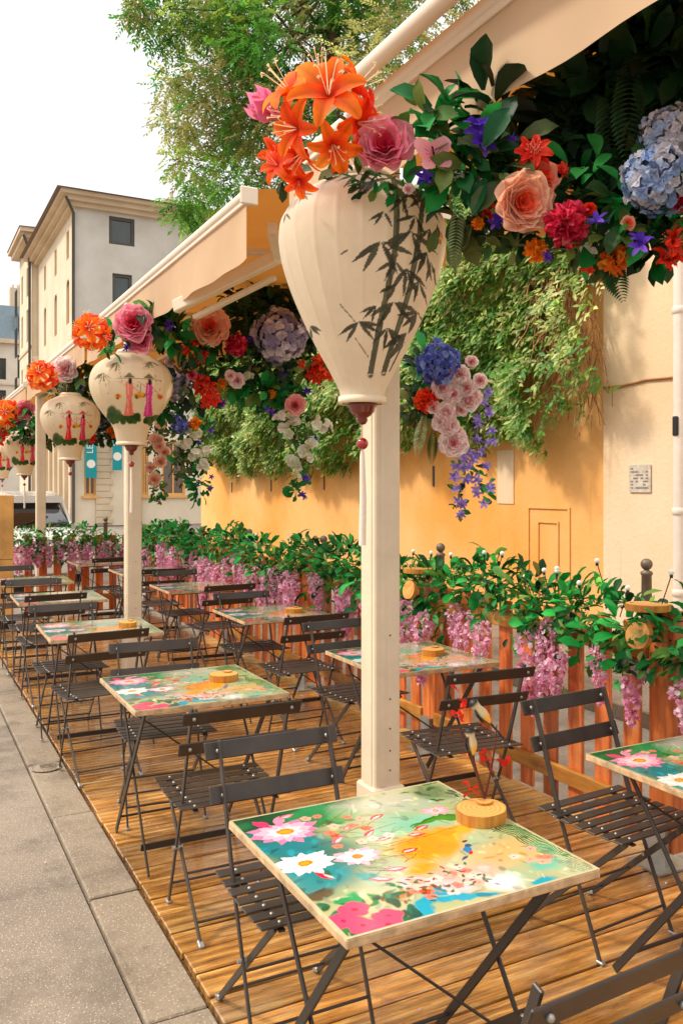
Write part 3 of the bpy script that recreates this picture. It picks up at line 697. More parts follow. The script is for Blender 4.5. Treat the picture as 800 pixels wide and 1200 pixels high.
# ------------------------------------------------------------------ tree behind the wall
tr = thing('leafy_tree', 'tall leafy tree with fine feathery foliage rising behind the ochre wall', 'tree', tuple(at(388, 0, 17.7).xy) + (0,))
T0 = Vector(tr.location)
mb = MB(); base_top = at(392, 40, 17.7) - T0
mb.tube([(0, 0, -.2), (.05, 0, 4), (.02, .02, 8), base_top, base_top + Vector((-.1, .1, 2.5))], [.3, .24, .17, .13, .06], 10)
s = Soup(); rr = random.Random(2)
cl = [(160, 5, 18), (195, 35, 30), (235, 20, 36), (200, 95, 24), (212, 140, 26), (235, 185, 32), (222, 235, 24), (232, 262, 18), (255, 95, 42), (300, 50, 46), (300, 140, 48), (275, 215, 30), (350, 15, 46), (355, 95, 46), (425, 55, 46), (470, 15, 46),
      (325, 215, 36), (390, 150, 40), (240, -40, 46), (320, -55, 60), (450, -60, 60), (540, -40, 40), (180, -40, 30), (470, 100, 40), (320, 110, 40), (270, 160, 36), (410, 0, 40), (280, 10, 40), (265, 50, 36)]
leafc = ['6c9c34', '98b048', '4a8630', 'b8b66c', '5c9c3a', '9c9454']
def spray(pos, n_sprays, rad, cen):
    global s
for cx, cy, cr in cl:
    for rep in range(3):
        c = at(cx + rr.uniform(-.3, .3) * cr, cy + rr.uniform(-.3, .3) * cr, 17.7 + rr.uniform(-1.6, 1.6)) - T0
        rad = cr * .0179 * (.8 if rep else 1)
        mb.tube([base_top + Vector((0, 0, rr.uniform(-2.5, 1.5))), (base_top + c) / 2 + Vector((rr.uniform(-.3, .3), rr.uniform(-.3, .3), rr.uniform(0, .5))), c], [.04, .02, .006], 5, cap=False) if rep == 0 else None
        n = int(74 * (rad / .7) ** 1.8) + 10
        P_ = rng.normal(0, .48, (n, 3)); P_ = P_ / np.maximum(1, np.linalg.norm(P_, axis=1, keepdims=True)) * rad; pos = np.array(c) + P_
        rd = norm(P_ + rng.normal(0, .35, (n, 3)) + np.array([0, 0, -.35]))
        cc = np.array(lin(rr.choice(leafc))) * np.exp(rng.normal(0, .22, (n, 1)))
        for k in range(11):
            sd = (-1, 1)[k % 2]; side = norm(np.cross(rd, np.array([0, 0, 1.]))) * sd
            d = norm(rd * .6 + side * .8) if k < 10 else rd
            s.inst(LEAF_S, pos + rd * (.03 + .035 * k), frames(d, norm(np.array([0, 0, 1.]) + rng.normal(0, .35, (n, 3)))), np.full(n, .115) * rng.uniform(.8, 1.15, n), cc)
mb.build('trunk', M['limb'], tr); s.build('crown', M['treeleaf'], tr)

# ------------------------------------------------------------------ banners
def text_mesh(txt, size, m, parent, name='lettering'):
    cu = bpy.data.curves.new('t', 'FONT'); cu.body = txt; cu.size = size; cu.extrude = .004; cu.align_x = 'CENTER'; cu.align_y = 'CENTER'
    to = bpy.data.objects.new('t', cu); COL.objects.link(to); dg = bpy.context.evaluated_depsgraph_get(); dg.update()
    me = bpy.data.meshes.new_from_object(to.evaluated_get(dg)); bpy.data.objects.remove(to)
    me.materials.clear(); me.name = name
    return link(name, me, parent, [m])
for px0, px1, y1_, lab in ((100, 113.5, 560, 'teal vertical banner left of the stone quoins on the far building'), (132, 143, 551, 'teal vertical banner right of the stone quoins, half behind an awning post')):
    a = onY(px0, y1_, 40.8); c = onY(px1, y1_, 40.8); w = c.x - a.x; h = 2.6 if px0 < 120 else 2.3
    t = thing('hanging_banner', lab, 'banner', (a.x, 40.75, a.z), 0, 'teal banners on the far building')
    mb = MB(); nz = 8
    mb.b2((0, 0, 0), (w, .02, h)); mb.build('cloth', M['banner'], t)
    mb = MB(); mb.tube([(w / 2, 0, h + .02), (w / 2, .5, h + .02)], .02); mb.tube([(-.05, .01, h + .02), (w + .05, .01, h + .02)], .02); mb.build('bracket', M['frame'], t)
    o = text_mesh('LE P', .42, M['white'], t); o.rotation_euler = (R(90), R(-90), 0); o.location = (w * .42, -.008, 1.52)
    mb = MB(); mb.add([(w / 2 + .2 * math.cos(k * PI / 10), -.006, .66 + .2 * math.sin(k * PI / 10)) for k in range(20)], [tuple(range(20))]); mb.build('emblem', M['white'], t)

# ------------------------------------------------------------------ car beyond the deck
car = thing('parked_car', 'white car with dark windscreen parked beyond the far end of the fence', 'car', (2.1, 16.6, -.15))
def loft(secs, mb, mi=0, sm=True, close=True):
    n = len(secs[0]); vs = [p for q in secs for p in q]
    fs = [(i * n + k, i * n + (k + 1) % n, (i + 1) * n + (k + 1) % n, (i + 1) * n + k) for i in range(len(secs) - 1) for k in range(n)]
    mb.add(vs, fs, mi, sm)
    mb.add(secs[0], [tuple(range(n))], mi); mb.add(secs[-1], [tuple(range(n))[::-1]], mi)
def csec(y, w, z0, z1, n=6, r=.12):
    r = min(r, (z1 - z0) * .45); e = min(.15, (z1 - z0) * .3)
    return [(-w + r * .4, y, z0), (w - r * .4, y, z0), (w, y, z0 + e), (w, y, z1 - r), (w - r * .5, y, z1 - r * .3), (w - r * 1.3, y, z1), (-w + r * 1.3, y, z1), (-w + r * .5, y, z1 - r * .3), (-w, y, z1 - r), (-w, y, z0 + e)]
mb = MB(); loft([csec(-1.05, .72, .25, .68), csec(-.9, .84, .2, .86), csec(-.1, .88, .2, 1.0), csec(.2, .88, .2, 1.04), csec(2.6, .88, .2, 1.04), csec(3.0, .82, .25, .95)], mb)
mb.build('body', M['carpaint'], car)
mb = MB(); loft([csec(.0, .80, 1.0, 1.03), csec(.55, .70, 1.0, 1.56), csec(1.2, .68, 1.0, 1.62), csec(2.3, .68, 1.0, 1.6), csec(2.9, .74, 1.0, 1.05)], mb)
cab = mb.build('cabin_glass', M['carglass'], car)
mb = MB(); loft([csec(.40, .70, 1.47, 1.60), csec(1.2, .72, 1.5, 1.69), csec(2.35, .70, 1.5, 1.65)], mb); mb.build('roof', M['carpaint'], car)
for sx in (-1, 1):
    mb = MB(); mb.tube([(sx * .80, .02, 1.04), (sx * .69, .55, 1.58)], .03, 6); mb.tube([(sx * .74, 2.85, 1.04), (sx * .68, 2.3, 1.58)], .04, 6); mb.tube([(sx * .80, 1.4, 1.04), (sx * .70, 1.4, 1.58)], .03, 6); mb.build('window_pillars', M['carpaint'], car)
mb = MB(); 
for px in (-.3, .3): mb.tube([(px - .35, .03, 1.08), (px + .1, .18, 1.22)], .008, 5)
mb.build('wiper', M['wire'], car)
for sx in (-1, 1):
    mb = MB(); mb.ball((sx * .6, -.98, .62), .13, 12, sc=(1, .5, .7)); mb.build('headlight', M['headlight'], car)
    mb = MB(); mb.ball((sx * .95, .25, 1.02), .1, 10, sc=(1, .6, .7)); mb.build('mirror', M['carpaint'], car)
    for yy in (-.35, 2.2):
        mb = MB(); mb.tube([(sx * .72, yy, .31), (sx * .9, yy, .31)], .31, 20); wh = mb.build('wheel', M['tyre'], car)
        mb = MB(); mb.tube([(sx * .89, yy, .31), (sx * .91, yy, .31)], .19, 16); mb.build('rim', M['galv'], wh)

# ------------------------------------------------------------------ bollards on the far pavement
bp = [(757, 655), (516, 637), (379, 628), (292, 620), (237, 617), (159, 612), (124, 611)]
bl = ['nearest bollard with ball top, in front of the pale wall pier', 'second nearest ball-topped bollard, just right of the front awning post', 'ball-topped bollard just left of the front awning post',
      'ball-topped bollard below the white hanging bouquet', 'ball-topped bollard near the left end of the ochre wall', 'small far bollard right of the second awning post', 'smallest far bollard left of the second awning post']
proto = None
for (px, py), lab in zip(bp, bl):
    D = .6 * F / (py - 572) if py > 613.5 else 14.5 + (613 - py) * 1.5
    p = at(px, py, D); z = p.z - 1.02
    if proto is None:
        proto = thing('bollard', lab, 'bollard', (p.x, p.y, -.02), 0, 'bollards along the far pavement')
        mb = MB(); mb.lathe([(.07, 0), (.07, .12), (.048, .16), (.042, .88), (.05, .89), (.05, .91), (.022, .925), (.022, .94)], n=18); mb.build('shaft', M['bollard'], proto)
        mb = MB(); mb.ball((0, 0, .975), .05, 16); mb.build('ball_top', M['bollard'], proto)
    else: dup(proto, (p.x, p.y, -.02), 0, lab)

# ------------------------------------------------------------------ fence with posts, slats, rails
XF = 2.885
fc = thing('picket_fence', 'reddish wooden picket fence along the street side of the deck', 'fence', (XF, 0, 0))
posts = [.78, 2.56, 4.34, 6.12, 7.9, 9.5, 11.0]
def pickets(parent, a, c, fx):
    mb = MB(); n = max(1, round((c - a - .16) / .172)); st = (c - a) / (n + 1)
    for k in range(n):
        t = math.exp(random.gauss(0, .15)); w = a + st * (k + 1); dz = random.uniform(-.012, .012)
        fx(mb, w, .048, dz, (t, t * (1 + random.gauss(0, .04)), t))
    return mb.build('slat_panel', M['fence'], parent, colored=True)
for i in range(len(posts) - 1):
    pickets(fc, posts[i], posts[i + 1], lambda mb, w, h, dz, col: mb.b2((0, w - h, .05 + dz), (.02, w + h, 1.0 + dz), col=col, bev=.003))
    mb = MB()
    for z in (.165, .86): mb.b2((-.03, posts[i] + .07, z), (-.003, posts[i + 1] - .07, z + .075), bev=.003)
    mb.build('rail', M['rail'], fc)
for i, y in enumerate(posts):
    mb = MB(); t = math.exp(random.gauss(0, .1)); mb.b2((-.015, y - .065, .06), (.05, y + .065, 1.08), col=(t, t * 1.05, t), bev=.004); p = mb.build('post', M['fence'], fc, colored=True)
    mb = MB(); mb.b2((-.12, y - .09, .002), (.09, y + .09, .01)); mb.b2((-.045, y - .05, .01), (-.018, y + .05, .2)); mb.build('foot_plate', M['galv'], p)
fe = thing('end_fence', 'short wooden picket fence closing the far end of the deck', 'fence', (0, 11.1, 0))
pickets(fe, 1.25, 2.8, lambda mb, w, h, dz, col: mb.b2((w - h, 0, .03 + dz), (w + h, .02, 1.0 + dz), col=col, bev=.003))
mb = MB()
for z in (.165, .8): mb.b2((1.25, -.03, z), (2.8, -.003, z + .075))
mb.build('rail', M['rail'], fe)
bx = thing('plywood_box', 'tall pale plywood box standing at the far end of the deck edge', 'box', (.9, 10.55, 0))
mb = MB(); mb.b2((-.32, -.25, .12), (.26, .3, .78), bev=.006); mb.b2((-.32, -.25, .785), (.26, .3, 1.52), bev=.006); mb.build('panels', M['ply'], bx)
mb = MB(); mb.b2((-.34, -.27, .0), (.28, .32, .115), bev=.01); mb.build('base', M['wire'], bx)

# ------------------------------------------------------------------ wisteria and leaf garlands on the fence
WPET = petal(1, .9, 50, 0, .25, 3, 3, .8, .5)
def wisteria_mesh(L, seed):
    global rng
    s = Soup(); n = int(230 * L / .38); t = rng.random(n) ** .8
    rad = .044 * np.clip(1.25 - t, .25, 1) * np.clip(t * 8, .5, 1) * rng.uniform(.75, 1.1, n); a = rng.uniform(0, 2 * PI, n)
    lump = 1 + .25 * np.sin(t * 22 + seed)
    pos = np.stack([rad * lump * np.cos(a), rad * lump * np.sin(a), -t * L], 1)
    out = np.stack([np.cos(a), np.sin(a), rng.normal(-.1, .5, n)], 1)
    d = norm(np.cross(out, rng.normal(0, 1, (n, 3))) + out * .25)
    s.inst(WPET, pos, frames(d, out), rng.uniform(.018, .032, n), pick(['f4aecb', 'fac8de', 'e898be', 'fde2ee', 'd484ac'], n, [.3, .3, .14, .18, .08], .12), .002)
    return s
wis = []
g1 = thing('fence_garland', 'long green leaf garland with pink wisteria along the side fence top', 'garland', (XF, 0, 0))
g2 = thing('end_fence_garland', 'green leaf garland with pink wisteria on the end fence', 'garland', (0, 11.05, 0))
GREENS = ['178534', '1f9c3e', '0c5222', '35a548', '4a8030', '083c1a', '78a848']
def leaf_line(parent, p0, p1, dens, sc, rad, zoff=0):
    s = Soup(); L = (Vector(p1) - Vector(p0)).length; n = int(dens * L); t = rng.random(n)
    p0 = np.array(p0); p1 = np.array(p1); wob = .05 * np.sin(t * L * 3.1) + .04 * np.sin(t * L * 7.7 + 1)
    a = rng.uniform(0, 2 * PI, n); r = rad * np.sqrt(rng.random(n))
    ax = norm(p1 - p0); sx = norm(np.cross(ax, [0, 0, 1.]))
    out = np.cos(a)[:, None] * sx + np.sin(a)[:, None] * np.array([0, 0, 1.])
    pos = p0 + t[:, None] * (p1 - p0) + out * r[:, None] + np.array([0, 0, 1.]) * wob[:, None]
    low = rng.random(n) < .3; pos[low, 2] -= rng.uniform(.05, .30, low.sum()) * (.4 + .6 * np.abs(np.sin(t[low] * L * 2.3)))
    d = norm(out * 1.0 + ax * rng.normal(0, .8, (n, 1)) + rng.normal(0, .35, (n, 3)) + np.array([0, 0, .15]))
    nn = norm(np.array([0, 0, 1.]) + out * .5 + rng.normal(0, .4, (n, 3)))
    s.inst(LEAF, pos, frames(d, nn), sc * rng.choice([.45, .7, .9, 1.2], n, p=[.25, .25, .3, .2]) * rng.uniform(.85, 1.15, n), pick(GREENS, n, [.24, .22, .16, .14, .1, .08, .06], .3))
    m_ = n // 3; i_ = rng.choice(n, m_, replace=False)
    s.inst(LEAF_N, pos[i_] + rng.normal(0, .03, (m_, 3)), frames(norm(d[i_] + rng.normal(0, .6, (m_, 3))), nn[i_]), sc * rng.uniform(.5, 1.2, m_), pick(['6a8a3c', '94a858', '35702c', '8a7a3c', 'a8b878'], m_, [.3, .2, .3, .08, .12], .25))
    return s.build('foliage', M['leaf'], parent, True)
leaf_line(g1, (-.03, 1.2, 1.04), (-.03, 11.0, 1.02), 430, .088, .125)
leaf_line(g2, (1.2, 0, .95), (2.85, 0, .95), 400, .085, .12)
wm = [wisteria_mesh(L, i).build('wisteria_cluster', M['petal'], g1) for i, L in enumerate((.32, .40, .26, .44, .36))]
for o in wm: o.location = (-.1, 11.0, .9)
k = 0
y = 1.6; rw = random.Random(21)
while y < 10.95:
    if k < 5: o = wm[k]
    else: o = wm[k % 5].copy(); COL.objects.link(o)
    o.location = (-.1 + rw.uniform(-.05, .03), y, .93 + rw.uniform(-.09, .06)); o.rotation_euler = (rw.uniform(-.12, .12), rw.uniform(-.1, .1), rw.uniform(0, 6))
    sc_ = rw.uniform(.68, 1.18); o.scale = (sc_ * rw.uniform(.85, 1.25), sc_ * rw.uniform(.85, 1.25), sc_)
    y += rw.choice([.09, .1, .14, .2, .3]) * (1.1 if y > 5 else 1.15); k += 1
    if k > 95: break
for j in range(13):
    o = wm[j % 5].copy(); COL.objects.link(o); o.parent = g2; o.location = (1.3 + j * .12 + rw.uniform(-.03, .03), -.09, .92 + rw.uniform(-.05, .05)); o.rotation_euler = (0, 0, rw.uniform(0, 6))
# string of frosted bulbs on wires above the garland
fl = thing('fairy_lights', 'string of small white bulbs on black stems above the fence garland', 'string lights', (XF, 0, 0))
stems = MB()
for px, py in ((484, 648), (505, 650), (567, 650), (588, 651), (637, 671), (652, 669), (699, 660), (678, 686), (735, 692), (786, 674), (338, 632), (300, 628), (652, 672), (528, 652), (423, 641), (615, 678)):
    p = onX(px, py, XF - .05); q = p + Vector((rw.uniform(-.03, .03), rw.uniform(-.05, .05), -.12))
    stems.tube([q - Vector((XF, 0, 0)), (p + q) / 2 - Vector((XF, .0, 0)), p - Vector((XF, 0, 0))], .0025, 5); stems.tube([(p.x - XF, p.y, p.z - .012), (p.x - XF, p.y, p.z + .002)], .007, 8)
    mb = MB(); mb.ball((p.x - XF, p.y, p.z + .012), .0125, 10); mb.build('bulb', M['bulb'], fl)
stems.tube([(-.05, 1.2 + k * .25, 1.08 + .03 * math.sin(k * 2.2)) for k in range(40)], .003, 5)
stems.build('wire', M['wire'], fl)
def slice_mesh(mb, c, r, h, n=26, rot=None, seed=0):
    rq = random.Random(seed); rad = [r * (1 + .06 * math.sin(2 * PI * k / n * 2 + seed) + rq.uniform(-.025, .025)) for k in range(n)]
    for zz, mi, flip in ((h, 1, False), (0, 1, True)):
        vs = [Vector((rad[k] * math.cos(2 * PI * k / n), rad[k] * math.sin(2 * PI * k / n), zz)) for k in range(n)]
        if rot: vs = [rot @ v for v in vs]
        mb.add([v + Vector(c) for v in vs], [tuple(range(n))[::(-1 if flip else 1)]], mi)
    vs = [Vector((rad[k] * (1.02 if z else 1.0) * math.cos(2 * PI * k / n), rad[k] * (1.02 if z else 1) * math.sin(2 * PI * k / n), z * h / 2)) for z in (0, 1, 2) for k in range(n)]
    if rot: vs = [rot @ v for v in vs]
    mb.add([v + Vector(c) for v in vs], [(i * n + k, i * n + (k + 1) % n, (i + 1) * n + (k + 1) % n, (i + 1) * n + k) for i in range(2) for k in range(n)], 0, True)
for y, lab in ((2.56, 'round log slices fixed on the nearest fence post at the right edge'), (4.34, 'round log slices on the fence post just right of the front awning post')):
    t = thing('log_ornament', lab, 'ornament', (XF, y, 1.085), 0, 'log slice ornaments on the fence')
    mb = MB(); slice_mesh(mb, (-.09, .0, .0), .085, .028, seed=3); mb.build('top_slice', [M['logside'], M['logend']], t)
    mb = MB(); slice_mesh(mb, (-.15, -.02, -.10), .06, .024, seed=4, rot=Matrix.Rotation(R(-80), 3, 'Y') ); mb.build('face_slice', [M['logside'], M['logend']], t)

# ------------------------------------------------------------------ folding chair and table prototypes
def make_chair(loc, rz, label):
    t = thing('folding_chair', label, 'chair', loc, rz, 'dark folding chairs around the printed tables')
    W = .2
    mb = MB()      # seat slats
    for k in range(7):
        y = -.12 + k * .057; z = .448 - .008 * math.sin(PI * k / 6)
        mb.box((0, y, z), (.43, .042, .006), Matrix.Rotation(R(-3 + k), 3, 'X'), bev=.002)
        for sx in (-1, 1): mb.lathe([(.0055, 0), (.004, .003), (0, .0035)], (sx * .155, y, z + .003), 8, 1)
    for sx in (-1, 1): mb.bar((sx * .155, -.14, .437), (sx * .155, .24, .434), .018, .006)
    mb.build('seat', [M['chair'], M['galv']], t)
    mb = MB()
    for za, zb in ((.765, .815), (.645, .695)):
        ya, yb = .155 - .4207 * za - .03, .155 - .4207 * zb - .03
        mb.bar((-.225, (ya + yb) / 2 - .0, (za + zb) / 2), (.225, (ya + yb) / 2, (za + zb) / 2), .007, .054, up=(0, ya - yb, za - zb), bev=.0025)
        for sx in (-1, 1): mb.ball((sx * .185, (ya + yb) / 2 + .008, (za + zb) / 2), .0075, 8, 1); mb.ball((sx * .185, (ya + yb) / 2 - .008, (za + zb) / 2), .0075, 8, 1)
    mb.build('backrest', [M['chair'], M['galv']], t)
    for sx in (-1, 1):
        mb = MB(); mb.bar((sx * .185, -.19, .825), (sx * .185, -.055, .43), .008, .022, up=(0, 1, .3), bev=.002); mb.bar((sx * .185, -.055, .432), (sx * .185, .125, .006), .008, .016, up=(0, 1, .3), bev=.002)
        mb.box((sx * .185, .127, .006), (.018, .03, .012), bev=.003, mi=1); mb.build('leg', [M['chair'], M['galv']], t)
        mb = MB(); mb.bar((sx * .168, .22, .436), (sx * .168, -.23, .012), .008, .022, up=(0, 1, -.8), bev=.002)
        mb.box((sx * .168, -.238, .009), (.02, .034, .016), Matrix.Rotation(R(20), 3, 'X'), bev=.003, mi=1); mb.build('leg', [M['chair'], M['galv']], t)
        mb = MB(); mb.b2((sx * .178 - .016, -.085, .425), (sx * .178 + .016, -.03, .431), bev=.002); mb.build('hinge', M['galv'], t); mb = MB(); mb.tube([(sx * .16, .018, .253), (sx * .2, .018, .253)], .007, 8); mb.build('pivot', M['galv'], t)
    mb = MB(); mb.tube([(-.168, -.18, .058), (.168, -.18, .058)], .005, 6); mb.tube([(-.168, -.05, .18), (.168, -.05, .18)], .005, 6); mb.tube([(-.185, .09, .09), (.185, .09, .09)], .005, 6)
    mb.build('stretcher', M['chair'], t)
    return t
TW = .67
def make_table(loc, label):
    t = thing('printed_table', label, 'table', loc, 0, 'floral printed square folding tables')
    def fn(u, v): return np.stack([u * TW, v * TW, np.full_like(u, .7105) + 0], 1)
    grid_mesh('tabletop', 330, 330, fn, lambda u, v, V: paint_table(np.stack([u, v], 1)), M['table'], t, smooth=False)
    mb = MB(); mb.b2((-.001, -.001, .688), (TW + .001, TW + .001, .710), bev=.003); mb.build('edge_frame', M['tabedge'], t)
    for x in (.06, TW - .06):
        mb = MB(); mb.bar((x, .07, .688), (x, .60, .008), .008, .026, up=(0, 1, .6), bev=.002); mb.build('leg', M['tableleg'], t)
        mb = MB(); mb.bar((x + .014, .56, .688), (x + .014, .07, .008), .008, .016, up=(0, 1, -.6), bev=.002); mb.build('leg', M['tableleg'], t)
    mb = MB(); mb.bar((.06, .145, .10), (TW - .046, .145, .10), .004, .028, bev=.001); mb.tube([(.06, .53, .098), (TW - .06, .53, .098)], .006, 6); mb.tube([(.06, .07, .68), (TW - .06, .07, .68)], .006, 6); mb.tube([(.07, .56, .68), (TW - .04, .56, .68)], .006, 6)
    mb.tube([(.07, .5, .61), (TW - .06, .2, .2)], .004, 5); mb.build('cross_bars', M['tableleg'], t)
    return t
rows_l = [1.47, 3.36, 5.15, 6.88, 8.3]; rows_r = [1.46, 3.47, 5.27, 7.08, 8.75, 10.05]
nl = ['largest and nearest', 'second nearest', 'third nearest', 'fourth nearest', 'farthest']
nr = ['nearest', 'second nearest', 'third nearest', 'fourth nearest', 'fifth nearest', 'farthest']
tb = None
for rowname, xs, ys, nn in (('kerb side', .78, rows_l, nl), ('fence side', 2.03, rows_r, nr)):
    for i, y in enumerate(ys):
        lab = 'floral printed square table, %s in the %s row' % (nn[i], rowname); x = xs + (0, .05, .0, .03, .02, -.2)[i] * (1 if rowname[0] == 'k' or i == 5 else .4)
        if tb is None: tb = make_table((x, y, 0), lab)
        else: dup(tb, (x, y, 0), R(random.uniform(-1.5, 1.5)), lab)
onames = ['nearest', 'second', 'third', 'fourth', 'fifth', 'last']
ch = None
L_ch = [(1.06, 1.22, 0, 0), (1.05, 2.28, 1, 0), (1.11, 3.07, 0, 1), (1.15, 4.08, 1, 1), (1.02, 4.91, 0, 2), (.98, 5.75, 1, 2), (1.03, 6.74, 0, 3), (1.03, 7.46, 1, 3), (1.0, 7.95, 0, 4), (1.0, 8.9, 1, 4)]
R_ch = [(2.28, 2.25, 1, 0), (2.27, 3.14, 0, 1), (2.31, 4.26, 1, 1), (2.31, 4.92, 0, 2), (2.27, 5.80, 1, 2), (2.36, 6.72, 0, 3), (2.36, 7.68, 1, 3), (2.3, 8.3, 0, 4), (2.3, 9.5, 1, 4), (2.1, 9.85, 0, 5)]
for rn, lst in (('kerb side', L_ch), ('fence side', R_ch)):
    for x, y, far, ti in lst:
        lab = 'dark slatted chair on the %s of the %s table in the %s row' % ('far side' if far else 'near side', onames[ti], rn)
        rz = (PI if far else 0) + R(random.uniform(-5, 5)); x += random.uniform(-.02, .02)
        if ch is None: ch = make_chair((x, y, 0), rz, lab)
        else: dup(ch, (x, y, 0), rz, lab)

# log slices used as table centrepieces
def log_piece(p, r, lab, seed):
    t = thing('log_slice', lab, 'log slice', p, 0, 'log slices on the tables')
    mb = MB(); slice_mesh(mb, (0, 0, 0.0), r, .030, seed=seed); mb.build('disc', [M['logside'], M['logend']], t)
    mb = MB(); slice_mesh(mb, (.025, .02, .0305), r * .3, .006, seed=seed + 1); mb.build('small_disc', [M['logside'], M['logend']], t)
    return t
pT = [(at(573, 966, .89 * F / (966 - 572 + 12)), .067, 'thick log slice at the right of the nearest printed table')]
log_piece((1.385, 1.84, .7112), .068, 'thick round log slice on the right of the nearest table', 1)
log_piece((onX(0, 0, 1).x * 0 + 1.33, 3.72, .7112), .062, 'round log slice on the second table of the kerb side row', 2)
log_piece((1.3, 5.45, .7112), .06, 'round log slice on the third table of the kerb side row', 5)
log_piece((2.53, 3.78, .7112), .06, 'round log slice on the table behind the front awning post', 7)
log_piece((2.5, 5.52, .7112), .06, 'round log slice on the third table of the fence side row', 9)

# twig with two little birds standing in the near log slice
bt = thing('bird_twig_ornament', 'red-leaved twig with two small painted birds rising from the near log slice', 'ornament', (1.42, 1.87, .75))
rx = Vector((C_, -S_, 0)); upv = Vector((0, 0, 1))
def bp_(px, py): return rx * ((px - 590) * 2.32 / F) + upv * (-(py - 946) * 2.32 / F)
mb = MB(); mb.tube([bp_(590, 946), bp_(580, 915), bp_(571, 885), bp_(560, 866)], [.004, .0035, .003, .0015], 6); mb.tube([bp_(590, 946), bp_(597, 915), bp_(602, 885), bp_(604, 860)], [.0035, .003, .0025, .0015], 6)
mb.tube([bp_(585, 930), bp_(577, 900)], .002, 5); mb.build('twig', mat('red_twig', '5a1c14', .6), bt)
bc = [lin('c4ac84'), lin('1c1612'), lin('e6a53a')]
M['bird'] = mat('painted_bird', attr=True, rough=.5, var=.05)
def bird(hx, tx, w, name='bird'):
    h = bp_(*hx); t_ = bp_(*tx); ax = (t_ - h); L = ax.length; ax.normalize(); sd = ax.cross(Vector((-S_, -C_, 0))).normalized(); fw = ax.cross(sd)
    prof = [(-.02, .0), (0, .5), (.09, .95), (.19, .8), (.28, .75), (.48, 1), (.65, .85), (.8, .5), (.9, .22), (1, .12)]
    mb = MB(); n = 14; vs = []; cs = []
    for v, r in prof:
        for k in range(n):
            a = 2 * PI * k / n; p = h + ax * L * v + (sd * math.cos(a) + fw * math.sin(a)) * r * w
            vs.append(p); cs.append(bc[1] if (v < .12 or (math.cos(a) > .5 and v > .2) or v > .85) else (bc[2] if v > .62 else bc[0]))
    mb.v = [tuple(v) for v in vs]; mb.c = cs; mb.f = [(i * n + k, i * n + (k + 1) % n, (i + 1) * n + (k + 1) % n, (i + 1) * n + k) for i in range(len(prof) - 1) for k in range(n)]; mb.m = [0] * len(mb.f); mb.s = [True] * len(mb.f)
    o = mb.build(name, M['bird'], bt, colored=True)
    m2 = MB(); beak = h + ax * L * .1 - sd * w * .7; m2.tube([beak, beak - sd * w * .7], [w * .16, .0003], 6); m2.build('beak', M['wire'], o)
    m2 = MB(); m2.add([h + ax * L * .85 + sd * w * .2, h + ax * L * .85 - sd * w * .2, h + ax * L * 1.45 - sd * w * .15, h + ax * L * 1.5 + sd * w * .2], [(0, 1, 2, 3)]); 
    m2.add([h + ax * L * .3 + sd * w * 1.02, h + ax * L * .5 + sd * w * 1.08 + fw * w * .3, h + ax * L * 1.1 + sd * w * .6, h + ax * L * .55 + sd * w * 1.05 - fw * w * .3], [(0, 1, 2, 3)]); m2.build('wing', M['wire'], o)
bird((574, 832), (600, 862), .016); bird((572, 864), (577, 900), .016)
s = Soup(); rr = random.Random(4)
for px, py, k in ((560, 826, 5), (561, 846, 8), (593, 898, 6), (615, 905, 6), (573, 934, 7)):
    for j in range(k):
        p = bp_(px + rr.uniform(-5, 5), py + rr.uniform(-8, 8)); d = np.array([[rr.gauss(0, 1), rr.gauss(0, 1), rr.gauss(-.4, 1)]])
        s.inst(LEAF, np.array([p]), frames(d, rng.normal(0, 1, (1, 3)) + .1), [.026], vary('d8301c', 1))
s.build('red_leaves', M['petal'], bt)

# ------------------------------------------------------------------ awning posts
def post(x, y, top, lab):
    t = thing('awning_post', lab, 'post', (x, y, 0), 0, 'cream awning posts in the middle of the deck')
    mb = MB(); mb.b2((-.06, -.06, .0), (.06, .06, top), bev=.006); mb.b2((-.063, -.035, .39), (-.0602, .035, top)); mb.b2((-.035, -.063, .39), (-.012, -.0602, top)); mb.b2((-.075, -.075, 0), (.075, .075, .385), bev=.008); mb.build('shaft', M['post'], t)
    mb = MB()
    for z in (.45, .53, .62, .74, 1.0):
        mb.tube([(.01, -.0605, z), (.01, -.0625, z)], .0038, 8); 
    pass
    mb.build('screws', M['screw'], t)
    return t
post(1.76, 3.02, 3.14, 'thick cream awning post rising behind the nearest table')
post(1.70, 6.95, 3.14, 'cream awning post further along, behind the second lantern')
post(1.72, 12.2, 3.14, 'slim-looking far awning post beyond the end fence')

